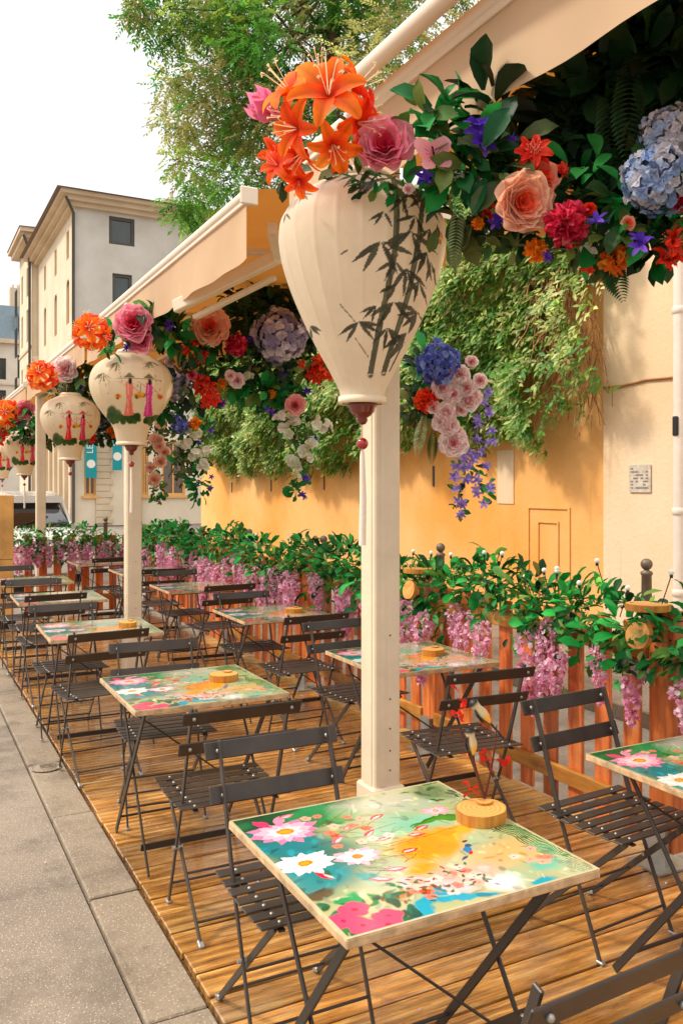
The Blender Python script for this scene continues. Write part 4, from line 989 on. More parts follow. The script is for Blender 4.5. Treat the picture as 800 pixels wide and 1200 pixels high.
# ------------------------------------------------------------------ awnings
def awning(y0, y1, zb, val, lab, second=False):
    t = thing('awning', lab, 'awning', (1.65, y0, zb), 0, 'cream awnings over the deck'); L = y1 - y0
    mb = MB(); mb.tube([(0, 0, 0), (0, L, 0)], .034, 14); mb.b2((-.02, 0, -.05), (.03, L, -.0), bev=.004); mb.b2((-.045, -.02, -.055), (.055, -.001, .04), bev=.006); mb.build('front_bar', M['awnbar'], t)
    ny = int(L * 14)
    def fn(u, v):
        return np.stack([-.006 + .012 * np.sin(u * L * 5.1) * (1 - v) + .008 * np.sin(u * L * 13) * (1 - v) ** 2, u * L, -.03 - (1 - v) * (val + .003 * np.sin(u * L * 2.2))], 1)
    grid_mesh('valance', ny, 6, fn, lambda u, v, V: np.ones((len(u), 3)), M['valance'], t)
    def fr(u, v):
        return np.stack([1.28 + .012 * np.sin(u * L * 4.6) * (1 - v), u * L, .08 - (1 - v) * .30], 1)
    grid_mesh('valance', ny, 6, fr, lambda u, v, V: np.ones((len(u), 3)), M['canopy'], t)
    mb = MB(); mb.tube([(1.27, 0, .1), (1.27, L, .1)], .03, 12); mb.b2((1.23, -.01, .06), (1.31, -.001, .14)); mb.build('street_bar', M['awnbar'], t)
    def fc_(u, v):
        x = v * 1.27; return np.stack([x, u * L, .03 + .05 * np.sin(PI * np.minimum(v * 1.0, 1)) + .07 * v + 0 * u], 1)
    grid_mesh('canopy', 12, 14, fc_, lambda u, v, V: np.ones((len(u), 3)), M['canopy'], t)
    for yy, w_, h_ in ((1.1, .05, .04), (L - .9, .05, .04)):
        mb = MB(); mb.bar((.05, yy, .0), (1.25, yy, .08), w_, h_); mb.build('rafter', M['post'], t)
    if second:
        mb = MB(); mb.tube([(-.12, -.0, .03), (-.12, L - .6, .03)], .034, 14); mb.build('outer_bar', M['awnbar'], t)
        grid_mesh('outer_strip', 4, 4, lambda u, v: np.stack([-.12 + v * .16, u * (L - .6), .05 + v * .11], 1), lambda u, v, V: np.ones((len(u), 3)), M['canopy'], t)
    return t
awning(-1.2, 3.68, 3.12, .29, 'nearest cream awning, long valance crossing the top right of the photo', True)
a2 = awning(4.24, 8.55, 3.17, .31, 'second cream awning, valance running down left above the second lantern')
awning(8.7, 13.0, 3.15, .25, 'third cream awning, seen beyond the second lantern')
awning(13.15, 18.0, 3.13, .25, 'farthest cream awning at the left edge of the photo')
# folding arms of the second awning
o0 = Vector(a2.location)
mb = MB(); p = onX(326, 300, 2.05); q = onX(205, 360, 1.62); mb.bar(p - o0, q - o0, .055, .085, bev=.008); mb.ball(p - o0, .06, 12, sc=(.7, .7, .9))
p2 = onX(262, 350, 1.85); q2 = onX(236, 372, 1.8); mb.bar(onX(322, 325, 2.1) - o0, onX(228, 372, 1.75) - o0, .05, .03, bev=.006)
mb.bar(p - o0, Vector((1.9, 4.5, 3.1)) - o0, .05, .07); mb.build('folding_arm', M['post'], a2)

# ------------------------------------------------------------------ silk lanterns
def prof_fn(tall):
    if tall: zs = [0, .03, .08, .2, .32, .42, .50, .58, .65, .70, .74, .765, .78]; rs = [.078, .082, .105, .17, .228, .268, .29, .298, .285, .25, .2, .15, .11]
    else: zs = [0, .06, .12, .17, .22, .30, .38, .46, .53, .585, .63, .66, .675]; rs = [.105, .118, .135, .165, .205, .262, .298, .308, .292, .258, .2, .145, .11]
    return np.array(zs), np.array(rs)
def smooth_interp(x, xs, ys):
    # Catmull-Rom through the profile points
    i = np.clip(np.searchsorted(xs, x) - 1, 0, len(xs) - 2); t = (x - xs[i]) / (xs[i + 1] - xs[i])
    m = np.gradient(ys, xs); h = xs[i + 1] - xs[i]
    return (2 * t**3 - 3 * t**2 + 1) * ys[i] + (t**3 - 2 * t**2 + t) * h * m[i] + (-2 * t**3 + 3 * t**2) * ys[i + 1] + (t**3 - t**2) * h * m[i + 1]
def paint_bamboo(Q, front):
    g = Paint(Q, 'f0e0c6'); r = random.Random(5)
    c = lambda X, Y: (((300 + X / 3.077) - 425) * .00308, (468 - (180 + Y / 3.077)) * .00308)
    K = '4a4c3a'; K2 = '5f6350'
    def stem(pts, w):
        for i in range(len(pts) - 1):
            a, b_ = c(*pts[i]), c(*pts[i + 1]); g.line(a, b_, w, w * .92, K2, .95)
            for j in range(5):
                o = (j - 2) * w * .2; g.line((a[0] + o, a[1]), (b_[0] + o, b_[1]), .0022, .0022, r.choice([K, '3c3e30', '7c8068']), .7)
            g.line((b_[0] - w * .6, b_[1]), (b_[0] + w * .6, b_[1] + .004), .004, .004, 'd9ccb0', .9)
    stem([(488, 160), (498, 240), (498, 320), (492, 430), (470, 540), (445, 640), (412, 808)], .021)
    stem([(592, 205), (582, 290), (570, 390), (545, 530), (525, 600), (490, 700), (458, 800)], .018)
    def fan(X, Y, angs, L):
        for a in angs: g.leaf(c(X, Y), R(-a) + r.uniform(-.1, .1), 1.22 * L * .00308 / 3.077, .0165 * L / 80, r.choice([K, '34362a', '43463a']), .95)
    for X, Y, angs, L in ((372, 145, (10, 150, 130, 30), 66), (440, 178, (150, 128, 30, 60), 88), (480, 160, (40, 15, 160), 80), (530, 195, (100, 60, 30, 130), 78), (600, 215, (100, 60, 35, 140, 160), 76),
                          (445, 395, (150, 125, 60, 20), 96), (545, 355, (150, 135, 25, 60), 90), (600, 405, (140, 115, 70), 70), (492, 450, (150, 120, 45), 62), (530, 470, (90, 60, 120, 30), 74), (372, 640, (150, 120, 20, 45, 5), 66),
                          (490, 575, (150, 125, 35, 10), 80), (575, 595, (140, 110, 20, 165), 64), (470, 655, (60, 100, 30, 130), 62), (620, 430, (110, 70), 56), (540, 660, (140, 120), 90), (400, 190, (140, 115, 165), 60), (560, 300, (150, 110, 60), 60), (520, 250, (130, 160, 80), 58), (455, 300, (150, 125, 60), 50), (610, 330, (130, 100, 70), 52), (500, 520, (150, 120), 60), (430, 590, (160, 135, 110), 50), (575, 500, (130, 100, 60), 60), (340, 420, (150,), 30), (185, 200, (110, 30, 70), 36), (120, 250, (100, 60), 34), (200, 630, (50, 30, 80), 44)):
        fan(X, Y, angs, L)
    g.line(c(310, 585), c(360, 640), .004, .003, K2); g.line(c(360, 690), c(405, 750), .003, .003, K2); g.line(c(525, 700), c(480, 790), .006, .004, K2)
    g.leaf(c(650, 320), R(-60), .028, .02, 'e8a020'); g.leaf(c(652, 345), R(-100), .02, .016, 'd08a18'); g.leaf(c(640, 300), R(-80), .05, .012, '2a241c')
    g.C[~front] = np.where(rng.random((1, 1)) > 2, 0, np.array(lin('f0e0c6')))
    return g.C
def paint_ladies(Q, front, hat='7a7040', dress=('f2846e', 'e0409c')):
    g = Paint(Q, 'ecd9b8'); r = random.Random(8)
    for bx_, bz in ((-.10, .58), (.14, .6), (-.2, .5)):
        for k in range(11): g.leaf((bx_, bz), R(r.uniform(200, 345)), r.uniform(.05, .09), .007, '6a6440', .85)
        g.line((bx_, bz), (bx_ + .04, bz - .17), .003, .003, '7a7450', .8)
    for k in range(70): g.blob((r.uniform(-.17, .2), r.uniform(.155, .2)), r.uniform(.012, .03), r.choice(['2f5218', '3d641e', '26441a']), 1, .35)
    g.blob((-.14, .22), (.045, .06), '2f5220', .95, .4); g.blob((-.1, .2), (.04, .05), '41602a', .9, .4)
    for i, x in enumerate((-.015, .125)):
        d = dress[i]
        g.poly([(x - .022, .43), (x + .022, .43), (x + .026, .36), (x + .018, .31), (x + .03, .2), (x - .04, .195), (x - .02, .3), (x - .026, .36)], d)
        g.line((x - .005, .42), (x - .012, .21), .005, .004, 'ffffff', .35); g.line((x + .01, .3), (x + .012, .2), .006, .003, 'b02858', .5)
        g.line((x - .02, .40), (x - .085, .44), .004, .003, d); g.line((x + .02, .40), (x + .07, .36), .007, .005, d)
        g.blob((x, .448), (.016, .02), 'e8bfa0', 1, .2); g.blob((x + .006, .438), (.016, .028), '241a18', 1, .3)
        g.poly([(x - .042, .462), (x, .50), (x + .042, .462)], hat)
        g.line((x - .09, .455), (x + .09, .455), .0035, .0035, '6a5030', .8)
        for sx in (-.085, .085):
            g.line((x + sx, .455), (x + sx * .9, .35), .002, .002, '6a5030', .7)
            for k in range(5): g.blob((x + sx + r.uniform(-.02, .02), .335 + r.uniform(-.018, .015)), .016, r.choice(['e89020', 'd85a18', 'f0b030', '3a5a1c']), 1, .35)
    g.C[~front] = np.array(lin('ecd9b8'))
    return g.C
def make_lantern(loc, label, tall, hat='7a7040', dress=('f2846e', 'e0409c'), share=None):
    t = thing('silk_lantern', label, 'lantern', loc, 0, 'cream silk lanterns hanging from the awnings')
    zs, rs = prof_fn(tall); face = math.atan2(-loc[1], -loc[0]) if share is None else None
    if share is None:
        Ht = zs[-1]; off = face
        def fn(u, v):
            a = u * 2 * PI; rr_ = smooth_interp(v * Ht, zs, rs) * (1 + .007 * (np.abs(np.cos(11 * a)) ** 14) - .006 * np.abs(np.sin(11 * a)) * np.clip(np.sin(PI * v), 0, 1))
            return np.stack([rr_ * np.cos(a + off), rr_ * np.sin(a + off), v * Ht], 1)
        def cf(u, v, V):
            a = u * 2 * PI; rr_ = smooth_interp(v * Ht, zs, rs); Q = np.stack([rr_ * np.sin(a), v * Ht], 1)
            return paint_bamboo(Q, np.cos(a) > -.05) if tall else paint_ladies(Q, np.cos(a) > -.05, hat, dress)
        grid_mesh('silk_shade', 420 if tall else 260, 260 if tall else 170, fn, cf, M['silk'], t)
    else:
        o = [c for c in share.children if c.name.startswith('silk_shade')][0].copy(); COL.objects.link(o); o.parent = t
    Ht = zs[-1]; r0 = rs[0]
    mb = MB(); mb.lathe([(r0 - .006, -.012), (r0 + .008, -.012), (r0 + .01, 0), (r0 + .008, .012), (r0, .014)], n=32); m2 = MB(); m2.lathe([(rs[-1], Ht - .002), (rs[-1] + .006, Ht + .01), (rs[-1] - .01, Ht + .03), (rs[-1] - .03, Ht + .02)], n=32)
    mb.add([( (r0) * math.cos(k * PI / 16), r0 * math.sin(k * PI / 16), -.008) for k in range(32)], [tuple(range(32))[::-1]]); mb.build('rim', M['lamprim'], t); m2.build('top_rim', M['lamprim'], t)
    mb = MB(); mb.lathe([(0, -.008), (.054, -.012), (.055, -.02), (.046, -.028), (.044, -.04), (.03, -.055), (.018, -.062), (.02, -.072), (.012, -.085), (.0, -.088)], n=24); mb.build('finial', M['redwood'], t)
    mb = MB(); mb.tube([(0, 0, -.085), (0, 0, -.15)], .0015, 5); mb.ball((0, 0, -.155), .022, 16); mb.build('bead', M['redbead'], t)
    mb = MB(); mb.tube([(0, 0, -.17), (0, 0, -.2), (.003, 0, -.35), (0, 0, -.52)], [.004, .009, .012, .013], 14); mb.build('tassel', M['tassel'], t)
    mb = MB(); mb.tube([(0, 0, Ht), (0, 0, Ht + .12)], .005, 6); mb.tube([(-.1, 0, Ht + .012), (.1, 0, Ht + .012)], .004, 6); mb.build('hanger', M['wire'], t)
    return t
make_lantern((1.475, 2.66, 1.915), 'largest cream silk lantern painted with dark bamboo stems', True)
l2 = make_lantern((1.555, 6.40, 1.935), 'cream silk lantern painted with two figures in straw hats, second from the camera', False)
l3 = make_lantern((1.62, 9.35, 1.91), 'cream silk lantern painted with red and pink figures, third from the camera', False, 'e04858', ('ee2434', 'e0346c'))
l4 = make_lantern(tuple(at(29, 556, 13.0)), 'small-looking silk lantern fourth from the camera near the left edge', False, share=l3)
l5 = make_lantern(tuple(at(3, 560, 16.3)), 'farthest silk lantern half cut by the left edge', False, share=l3)

# ------------------------------------------------------------------ flowers
def Rn(n, spin=0):
    n = Vector(n).normalized(); q = Vector((0, 0, 1)).rotation_difference(n).to_matrix() @ Matrix.Rotation(spin, 3, 'Z'); return np.array(q)
def ring(s, tmpl, c, n, k, spin, scale, cols, r0=0, jit=.0, tilt=0):
    B = Rn(n)
    for i in range(k):
        a = 2 * PI * i / k + spin + random.uniform(-.1, .1)
        L = np.array(Matrix.Rotation(a, 3, 'Z') @ Matrix.Rotation(R(tilt + random.uniform(-5, 5)), 3, 'X')); fr = (B @ L)[None]
        pos = np.array(c) + B @ (np.array(Matrix.Rotation(a, 3, 'Z')) @ np.array([0, r0, 0]))
        s.inst(tmpl, pos[None], fr, [scale * random.uniform(.9, 1.1)], cols(), jit)
def lily(s, c, n, r, cols, stamen='f6d9a8', spin=0):
    t = petal(1, .4, 52, -30, .16, 5, 8, .85, .3)
    V, Fq = t; nv = 8
    for i in range(6):
        a = PI / 3 * i + spin; B = Rn(n) @ np.array(Matrix.Rotation(a, 3, 'Z')); sc = r * random.uniform(.92, 1.1)
        W = (V * np.array([random.uniform(.85, 1.15), 1, random.uniform(.75, 1.15)]) + rng.normal(0, .005, V.shape)) @ B.T * sc + np.array(c)
        c0, c1 = np.array(lin(cols[0])), np.array(lin(random.choice(cols[1:])))
        tt = np.clip(np.repeat(np.linspace(0, 1, nv), 5)[:, None] * 1.5 - .1, 0, 1); s.add(W, Fq, (c0 * (1 - tt) + c1 * tt) * np.tile(np.array([1.15, .95, .7, .95, 1.15]), nv)[:, None])
    for i in range(6):
        a = PI / 3 * (i + .5) + spin; B = Rn(n) @ np.array(Matrix.Rotation(a, 3, 'Z')); w = .012
        pts = np.array([(-w, .03, .1), (w, .03, .1), (-w, .2, .75), (w, .2, .75), (-w * 2.6, .26, .82), (w * 2.6, .26, .82), (-w * 2.6, .30, .78), (w * 2.6, .30, .78)])
        s.add(pts @ B.T * r * 1.05 + np.array(c), [(0, 1, 3, 2), (2, 3, 5, 4), (4, 5, 7, 6)], np.array(lin(stamen)))
def rose(s, c, n, r, cols, layers=5):
    for j in range(layers):
        f = (j + 1) / layers
        t = petal(1, .95 + .2 * f, 88 - 40 * f, 75 - 95 * f, .32, 5, 5, .62, .45, .012, j)
        ring(s, t, np.array(c) - np.array(Vector(n).normalized()) * r * .25, n, 4 + j, j * 1.3, r * (.55 + .5 * f), lambda: vary(cols[min(j, len(cols) - 1)], 1, .1, .03), r0=r * .06 * j, jit=r * .012)
def pompon(s, c, n, r, cols, k=110, pl=.55, pw=.5, hemi=-.3, flat=1.0, ruf=.03):
    t = petal(1, pw, 30, -10, .3, 3, 4, .6, .5, ruf)
    i = np.arange(k) + .5; z = 1 - (1 - hemi) * i / k; ph = i * 2.39996; rr_ = np.sqrt(np.clip(1 - z * z, 0, 1))
    D = np.stack([rr_ * np.cos(ph), rr_ * np.sin(ph), z], 1) @ Rn(n).T
    nn = norm(D + rng.normal(0, .25, D.shape)); d = norm(D * .75 + np.cross(nn, rng.normal(0, 1, D.shape)) * .6)
    s.inst(t, np.array(c) + D * r * (1 - pl) , frames(d, np.cross(d, rng.normal(0, 1, D.shape))), r * pl * rng.uniform(.85, 1.2, k), pick(cols, k, amt=.12), r * .01)
def hydrangea(s, c, r, cols, k=60, sc=(1, 1, 1)):
    t = petal(1, .9, 45, -25, .35, 3, 4, .62, .4, .05)
    s.inst(petal(1, .9, 0, 0, 0, 3, 3), np.tile(np.array(c, float), (40, 1)), frames(norm(rng.normal(0, 1, (40, 3))), rng.normal(0, 1, (40, 3))), np.full(40, r * .8), pick(cols, 40) * .8)
    i = np.arange(k) + .5; z = 1 - 2 * i / k; ph = i * 2.39996; q = np.sqrt(1 - z * z); D = np.stack([q * np.cos(ph), q * np.sin(ph), z], 1)
    for m_ in range(k):
        Dn = D[m_]; cc = pick(cols, 1, amt=.12)[0]; pos = np.array(c) + Dn * np.array(sc) * r * random.uniform(.8, 1.12) * (1 + .14 * math.sin(Dn[0] * 5 + c[0] * 9) * math.sin(Dn[2] * 4 + 1))
        nn = norm(Dn + rng.normal(0, .2, 3)); sp = random.uniform(0, 1.5)
        B = Rn(nn)
        for j in range(4):
            fr = B @ np.array(Matrix.Rotation(sp + j * PI / 2, 3, 'Z')); s.inst(t, pos[None], fr[None], [r * (.23 if k > 80 else .3) * random.uniform(.8, 1.25)], (cc * random.uniform(.75, 1.2))[None], r * .008)
def starf(s, c, n, r, cols, k=5):
    t = petal(1, .38, 40, -10, .15, 3, 4, .95, .4)
    ring(s, t, c, n, k, random.uniform(0, 1), r, lambda: vary(random.choice(cols), 1, .12))
OR = ('f23a10', 'ff8018', 'ff9a2a', 'fb5a12', 'ff6a1c'); RD = ('c81810', 'f03018', 'f5401c'); PK = ('d02a4c', 'e8506c', 'f4849c', 'f8a4b4'); PE = ('f0603c', 'f88c64', 'fcb494', 'fcc8a8'); LP = ('f4a8ac', 'fccfca', 'fee6e2')
CR = ('c81c40', 'e03458', 'b0142c', 'ee5070'); LI = ('bcb4d0', 'd0c6d8', 'aaa0c4', 'e0d8e2'); BL = ('9cb4dc', 'bccae4', 'dcdae4', '88a8d8'); BV = ('6878c8', '8890d8', '98a8dc', '5464b4'); WH = ('e8e4d0', 'f4f0e4', 'dcdcc0'); PU = ('5a30b0', '7a50c8', '4420a0')
def flower(parent, kind, pos, r, n=(-.45, -.8, .2), cols=None, base=(0, 0, 0)):
    s = Soup(); c = np.array(Vector(pos) - Vector(base)); nv = Vector(n).normalized()
    nm = kind
    if kind == 'orange_lily':
        B_ = Rn(nv)
        dirs = [(0, 0, 1, .62, .62)] + [(math.sin(1.0) * math.cos(a), math.sin(1.0) * math.sin(a), math.cos(1.0), .56, .52) for a in np.arange(6) * PI / 3 + .3] + [(math.sin(1.75) * math.cos(a), math.sin(1.75) * math.sin(a), math.cos(1.75), .5, .5) for a in np.arange(5) * 1.257]
        for i, (x_, y_, z_, off, sz) in enumerate(dirs):
            d = B_ @ np.array((x_, y_, z_)); pal = [OR[0], OR[(i * 2 + 1) % 5], OR[(i * 3 + 2) % 5], OR[1]] if cols is None else cols
            lily(s, c + d * r * off * random.uniform(.85, 1.15), d + rng.normal(0, .15, 3), r * sz * random.uniform(.9, 1.15), pal, spin=random.random() * 3)
    elif kind == 'red_lily': 
        for i in range(4): lily(s, c + np.array([random.gauss(0, .3), random.gauss(0, .3), random.gauss(0, .3)]) * r, nv + Vector([random.gauss(0, .5) for _ in range(3)]), r * .8, cols or RD, 'f09070', random.random())
    elif kind in ('pink_rose', 'peach_rose', 'small_rose'): rose(s, c, nv, r, cols or PK, 6 if r > .05 else 4)
    elif kind == 'carnation': pompon(s, c, nv, r, cols or CR, 150)
    elif kind == 'hydrangea': hydrangea(s, c, r, cols or LI, 130 if r > .07 else 60)
    elif kind == 'pink_tulip':
        t = petal(1, .75, 80, 62, .35, 5, 6, .8, .5); ring(s, t, c - np.array(nv) * r, nv, 6, 0, r * 1.9, lambda: vary('f08cae', 1, .1)); 
    elif kind == 'violet_bell':
        for i in range(2): starf(s, c + rng.normal(0, .25, 3) * r, nv + Vector(rng.normal(0, .5, 3)), r, cols or PU)
    elif kind == 'marigold': pompon(s, c, nv, r, cols or ('f08c18', 'f8a830', 'e87010'), 60, .6, .6)
    elif kind == 'white_blossom':
        for i in range(3): ring(s, petal(1, .95, 35, -5, .3, 5, 5, .6, .5, .02), c + rng.normal(0, .4, 3) * r, nv + Vector(rng.normal(0, .5, 3)), 5, random.random(), r * .8, lambda: vary(random.choice(WH), 1, .06))
    elif kind == 'butterfly':
        B = Rn(nv)
        for sx in (-1, 1):
            for a, L, w in ((50, 1, .75), (128, .8, .7)):
                V, Fq = petal(1, w, 8, 8, .02, 5, 7, .7, .2); fr = B @ np.array(Matrix.Rotation(R(-sx * a), 3, 'Z')); e = np.repeat(np.linspace(0, 1, 7), 5)[:, None]
                s.add(V @ fr.T * r * L + c, Fq, np.array(lin('e88090')) * (1 - e) + np.array(lin('f4b0b4')) * e)
                for q in (-.3, 0, .3): s.add(np.array([(q * .2, .1, .02), (q * .2 + .02, .1, .02), (q + .02, .9, .12), (q, .9, .12)]) @ fr.T * r * L + c, [(0, 1, 2, 3)], np.array(lin('5a2028')))
        s.add(np.array([(-.04, -.4, .05), (.04, -.4, .05), (.04, .4, .05), (-.04, .4, .05)]) @ B.T * r + c, [(0, 1, 2, 3)], np.array(lin('2a1818')))
    return s.build(nm, M['petal'], parent, smooth=True)
def leaves_blob(s, c, rad, n, size, cols, tmpl=None, p=None, down=0, outb=(0, 0, 0)):
    rad = np.array(rad if hasattr(rad, '__len__') else (rad,) * 3)
    Q = rng.normal(0, 1, (n, 3)); Q = norm(Q) * rng.random((n, 1)) ** .5; pos = np.array(c) + Q * rad
    d = norm(Q + rng.normal(0, .5, (n, 3)) + np.array([0, 0, -down]) + np.array(outb)); nn = norm(np.array([-.4, -.7, .8]) + rng.normal(0, .5, (n, 3)))
    s.inst(tmpl or LEAF, pos, frames(d, nn), size * rng.uniform(.6, 1.3, n), pick(cols, n, p))
def fern(s, p0, d, L, w, col, n=22):
    p = np.array(p0, float); d = norm(np.array(d, float)); 
    for i in range(n):
        t = i / n; d = norm(d + np.array([0, 0, -.035])); p = p + d * L / n; sd = norm(np.cross(d, [-.5, -.8, .3])); wl_ = w * math.sin(PI * (t * .85 + .12))
        for sg in (-1, 1): s.inst(LEAF_N, p[None], frames(norm(sd * sg + d * .35)[None], np.array([[-.5, -.7, .6]])), [max(wl_, .01)], vary(col, 1, .12))
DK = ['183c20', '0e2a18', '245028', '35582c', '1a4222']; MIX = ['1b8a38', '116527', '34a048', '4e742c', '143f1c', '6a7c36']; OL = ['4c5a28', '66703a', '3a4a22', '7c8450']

def garland(name_label, loc, items, blobs, ferns=(), name='flower_garland', grp='flower garlands hanging across the awnings'):
    t = thing(name, name_label, 'flower garland' if name == 'flower_garland' else 'bouquet', loc, 0, grp); b0 = np.array(loc)
    s = Soup()
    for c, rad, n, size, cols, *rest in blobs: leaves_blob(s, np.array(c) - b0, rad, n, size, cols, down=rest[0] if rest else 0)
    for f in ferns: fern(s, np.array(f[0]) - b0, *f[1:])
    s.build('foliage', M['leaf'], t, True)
    for kind, pos, r, *rest in items:
        n = rest[0] if rest and rest[0] is not None else (-.45 + random.uniform(-.15, .15), -.85, .15 + random.uniform(-.1, .1)); cols = rest[1] if len(rest) > 1 else None
        flower(t, kind, pos, r, n, cols, loc)
    return t
def mpx(D): return D / F
# garland 1, over the bamboo lantern to the right edge
def d1(px): return 2.78 - (px - 375) * .0008
A = lambda px, py, dd=0: at(px, py, d1(px) + dd)
items = [('orange_lily', A(380, 142, -.12), 76 * mpx(2.7), (-.35, -.9, .1)), ('red_lily', A(342, 192, -.08), 34 * mpx(2.7), (-.4, -.8, -.35), ('e82810', 'ff5a14', 'ff6a18')), ('pink_tulip', A(313, 128), 20 * mpx(2.7), (-.9, -.2, .25)),
         ('pink_rose', A(450, 172, -.12), 27 * mpx(2.7)), ('butterfly', A(508, 183, -.14), 27 * mpx(2.7), (-.2, -1, .1)), ('violet_bell', A(561, 150, -.1), 15 * mpx(2.8)), ('violet_bell', A(563, 172, -.1), 15 * mpx(2.8)), ('violet_bell', A(500, 212, -.1), 12 * mpx(2.8)),
         ('peach_rose', A(612, 237, -.1), 27 * mpx(2.6), (-.3, -.9, -.2), PE), ('peach_rose', A(634, 208, -.06), 19 * mpx(2.6), (-.1, -.9, .2), ('f04828', 'f47850', 'fca888')), ('red_lily', A(628, 185, -.06), 24 * mpx(2.8)), ('red_lily', A(570, 244, 0), 17 * mpx(2.8)), ('carnation', A(663, 263, -.1), 27 * mpx(2.55)),
         ('hydrangea', A(770, 208, -.06), 34 * mpx(2.55), None, BL), ('hydrangea', A(786, 162, -.02), 30 * mpx(2.55), None, ('d8d4dc', 'c4cce0', 'b0c0dc', 'e0dce4')), ('small_rose', A(478, 222, -.06), 6 * mpx(2.7), None, LP), ('white_blossom', A(536, 205, -.08), 7 * mpx(2.7)), ('violet_bell', A(600, 165, -.05), 8 * mpx(2.6)), ('small_rose', A(690, 245, -.08), 7 * mpx(2.5), None, RD), ('marigold', A(560, 262, -.03), 8 * mpx(2.6)), ('white_blossom', A(688, 292, -.03), 8 * mpx(2.5)), ('violet_bell', A(640, 300, -.03), 8 * mpx(2.5)), ('red_lily', A(688, 312, -.0), 8 * mpx(2.5)), ('small_rose', A(735, 262, -.05), 8 * mpx(2.5), None, PE), ('red_lily', A(790, 292, 0), 22 * mpx(2.9)), ('marigold', A(720, 306, 0), 17 * mpx(2.9), None, ('e87820', 'f09a30', 'd85c14')), ('marigold', A(628, 294, 0), 14 * mpx(2.9)), ('violet_bell', A(701, 259, -.1), 12 * mpx(2.9)), ('violet_bell', A(752, 288, -.1), 13 * mpx(2.9)), ('violet_bell', A(583, 258, -.06), 10 * mpx(2.9)), ('red_lily', A(655, 200, -.03), 9 * mpx(2.8)), ('carnation', A(796, 235, -.04), 12 * mpx(2.9))]
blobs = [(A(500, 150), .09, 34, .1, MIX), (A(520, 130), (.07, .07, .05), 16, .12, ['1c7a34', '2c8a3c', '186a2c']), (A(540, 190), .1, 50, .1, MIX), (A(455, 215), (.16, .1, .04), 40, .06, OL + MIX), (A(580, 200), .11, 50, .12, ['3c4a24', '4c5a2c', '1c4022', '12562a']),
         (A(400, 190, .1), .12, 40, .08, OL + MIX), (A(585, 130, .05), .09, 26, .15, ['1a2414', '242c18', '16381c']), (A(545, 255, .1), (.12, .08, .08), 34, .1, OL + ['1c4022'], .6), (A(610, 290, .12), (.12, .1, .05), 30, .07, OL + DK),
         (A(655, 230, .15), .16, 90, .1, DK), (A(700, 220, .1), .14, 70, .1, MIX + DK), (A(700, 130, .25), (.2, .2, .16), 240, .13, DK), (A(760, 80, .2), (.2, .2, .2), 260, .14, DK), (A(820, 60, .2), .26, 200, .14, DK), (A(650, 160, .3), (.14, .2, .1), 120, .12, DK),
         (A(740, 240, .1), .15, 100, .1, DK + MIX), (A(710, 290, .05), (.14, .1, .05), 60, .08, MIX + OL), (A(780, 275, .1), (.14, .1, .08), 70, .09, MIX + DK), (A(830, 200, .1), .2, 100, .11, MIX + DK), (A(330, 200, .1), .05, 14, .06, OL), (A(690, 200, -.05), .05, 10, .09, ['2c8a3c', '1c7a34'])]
g1_ferns = [(A(705, 110), (.3, 0, -1), .3, .06, '24401c'), (A(740, 60), (-.2, -.1, -1), .34, .06, '1c381a'), (A(640, 120, .1), (.1, 0, -1), .28, .05, '1c3a1a'), (A(700, 280), (.3, -.2, -.6), .2, .05, '2c4a20'), (A(540, 230), (-.2, 0, -1), .22, .03, '7c8c5a')]
garland('nearest garland with giant orange lily, roses and blue hydrangea above the bamboo lantern', tuple(A(560, 200)), items, blobs, g1_ferns)
# garland 2
def d2(px): return 6.05 + (px - 105) * .0035
A = lambda px, py, dd=0: at(px, py, d2(px) + dd)
q = lambda r, px: r * mpx(d2(px))
items = [('orange_lily', A(107, 390, -.1), q(27, 107), None), ('pink_rose', A(157, 380, -.1), q(18, 157)), ('pink_rose', A(165, 400, -.1), q(13, 160)), ('violet_bell', A(198, 382, -.1), q(7, 190)), ('violet_bell', A(148, 407, -.1), q(6, 190)), ('peach_rose', A(246, 384, -.1), q(19, 246), None, PE), ('red_lily', A(228, 398, -.06), q(15, 230)),
         ('red_lily', A(236, 418, -.06), q(12, 230)), ('carnation', A(277, 405, -.1), q(14, 277)), ('hydrangea', A(329, 394, -.1), q(27, 330)), ('violet_bell', A(354, 397, -.1), q(8, 350)), ('red_lily', A(366, 436, 0), q(12, 366)), ('marigold', A(382, 430, -.05), q(19, 380), None, ('f05a28', 'f87840', 'e84818')),
         ('red_lily', A(242, 452, 0), q(16, 240)), ('red_lily', A(245, 470, 0), q(13, 240)), ('hydrangea', A(206, 452, .2), q(16, 206)), ('marigold', A(260, 450, 0), q(7, 250)), ('small_rose', A(278, 446, -.05), q(8, 250), None, LP), ('small_rose', A(270, 440, -.05), q(6, 250), None, LP), ('white_blossom', A(290, 440, -.05), q(6, 280)), ('violet_bell', A(298, 398, -.05), q(6, 300)), ('red_lily', A(215, 410, -.05), q(8, 220)), ('small_rose', A(225, 440, .05), q(6, 220), None, PK), ('marigold', A(318, 462, 0), q(6, 300)), ('violet_bell', A(262, 470, 0), q(6, 260)), ('small_rose', A(200, 425, .1), q(6, 200), None, LP), ('violet_bell', A(360, 458, 0), q(6, 360)), ('red_lily', A(352, 428, 0), q(7, 350)), ('violet_bell', A(332, 440, 0), q(7, 300))]
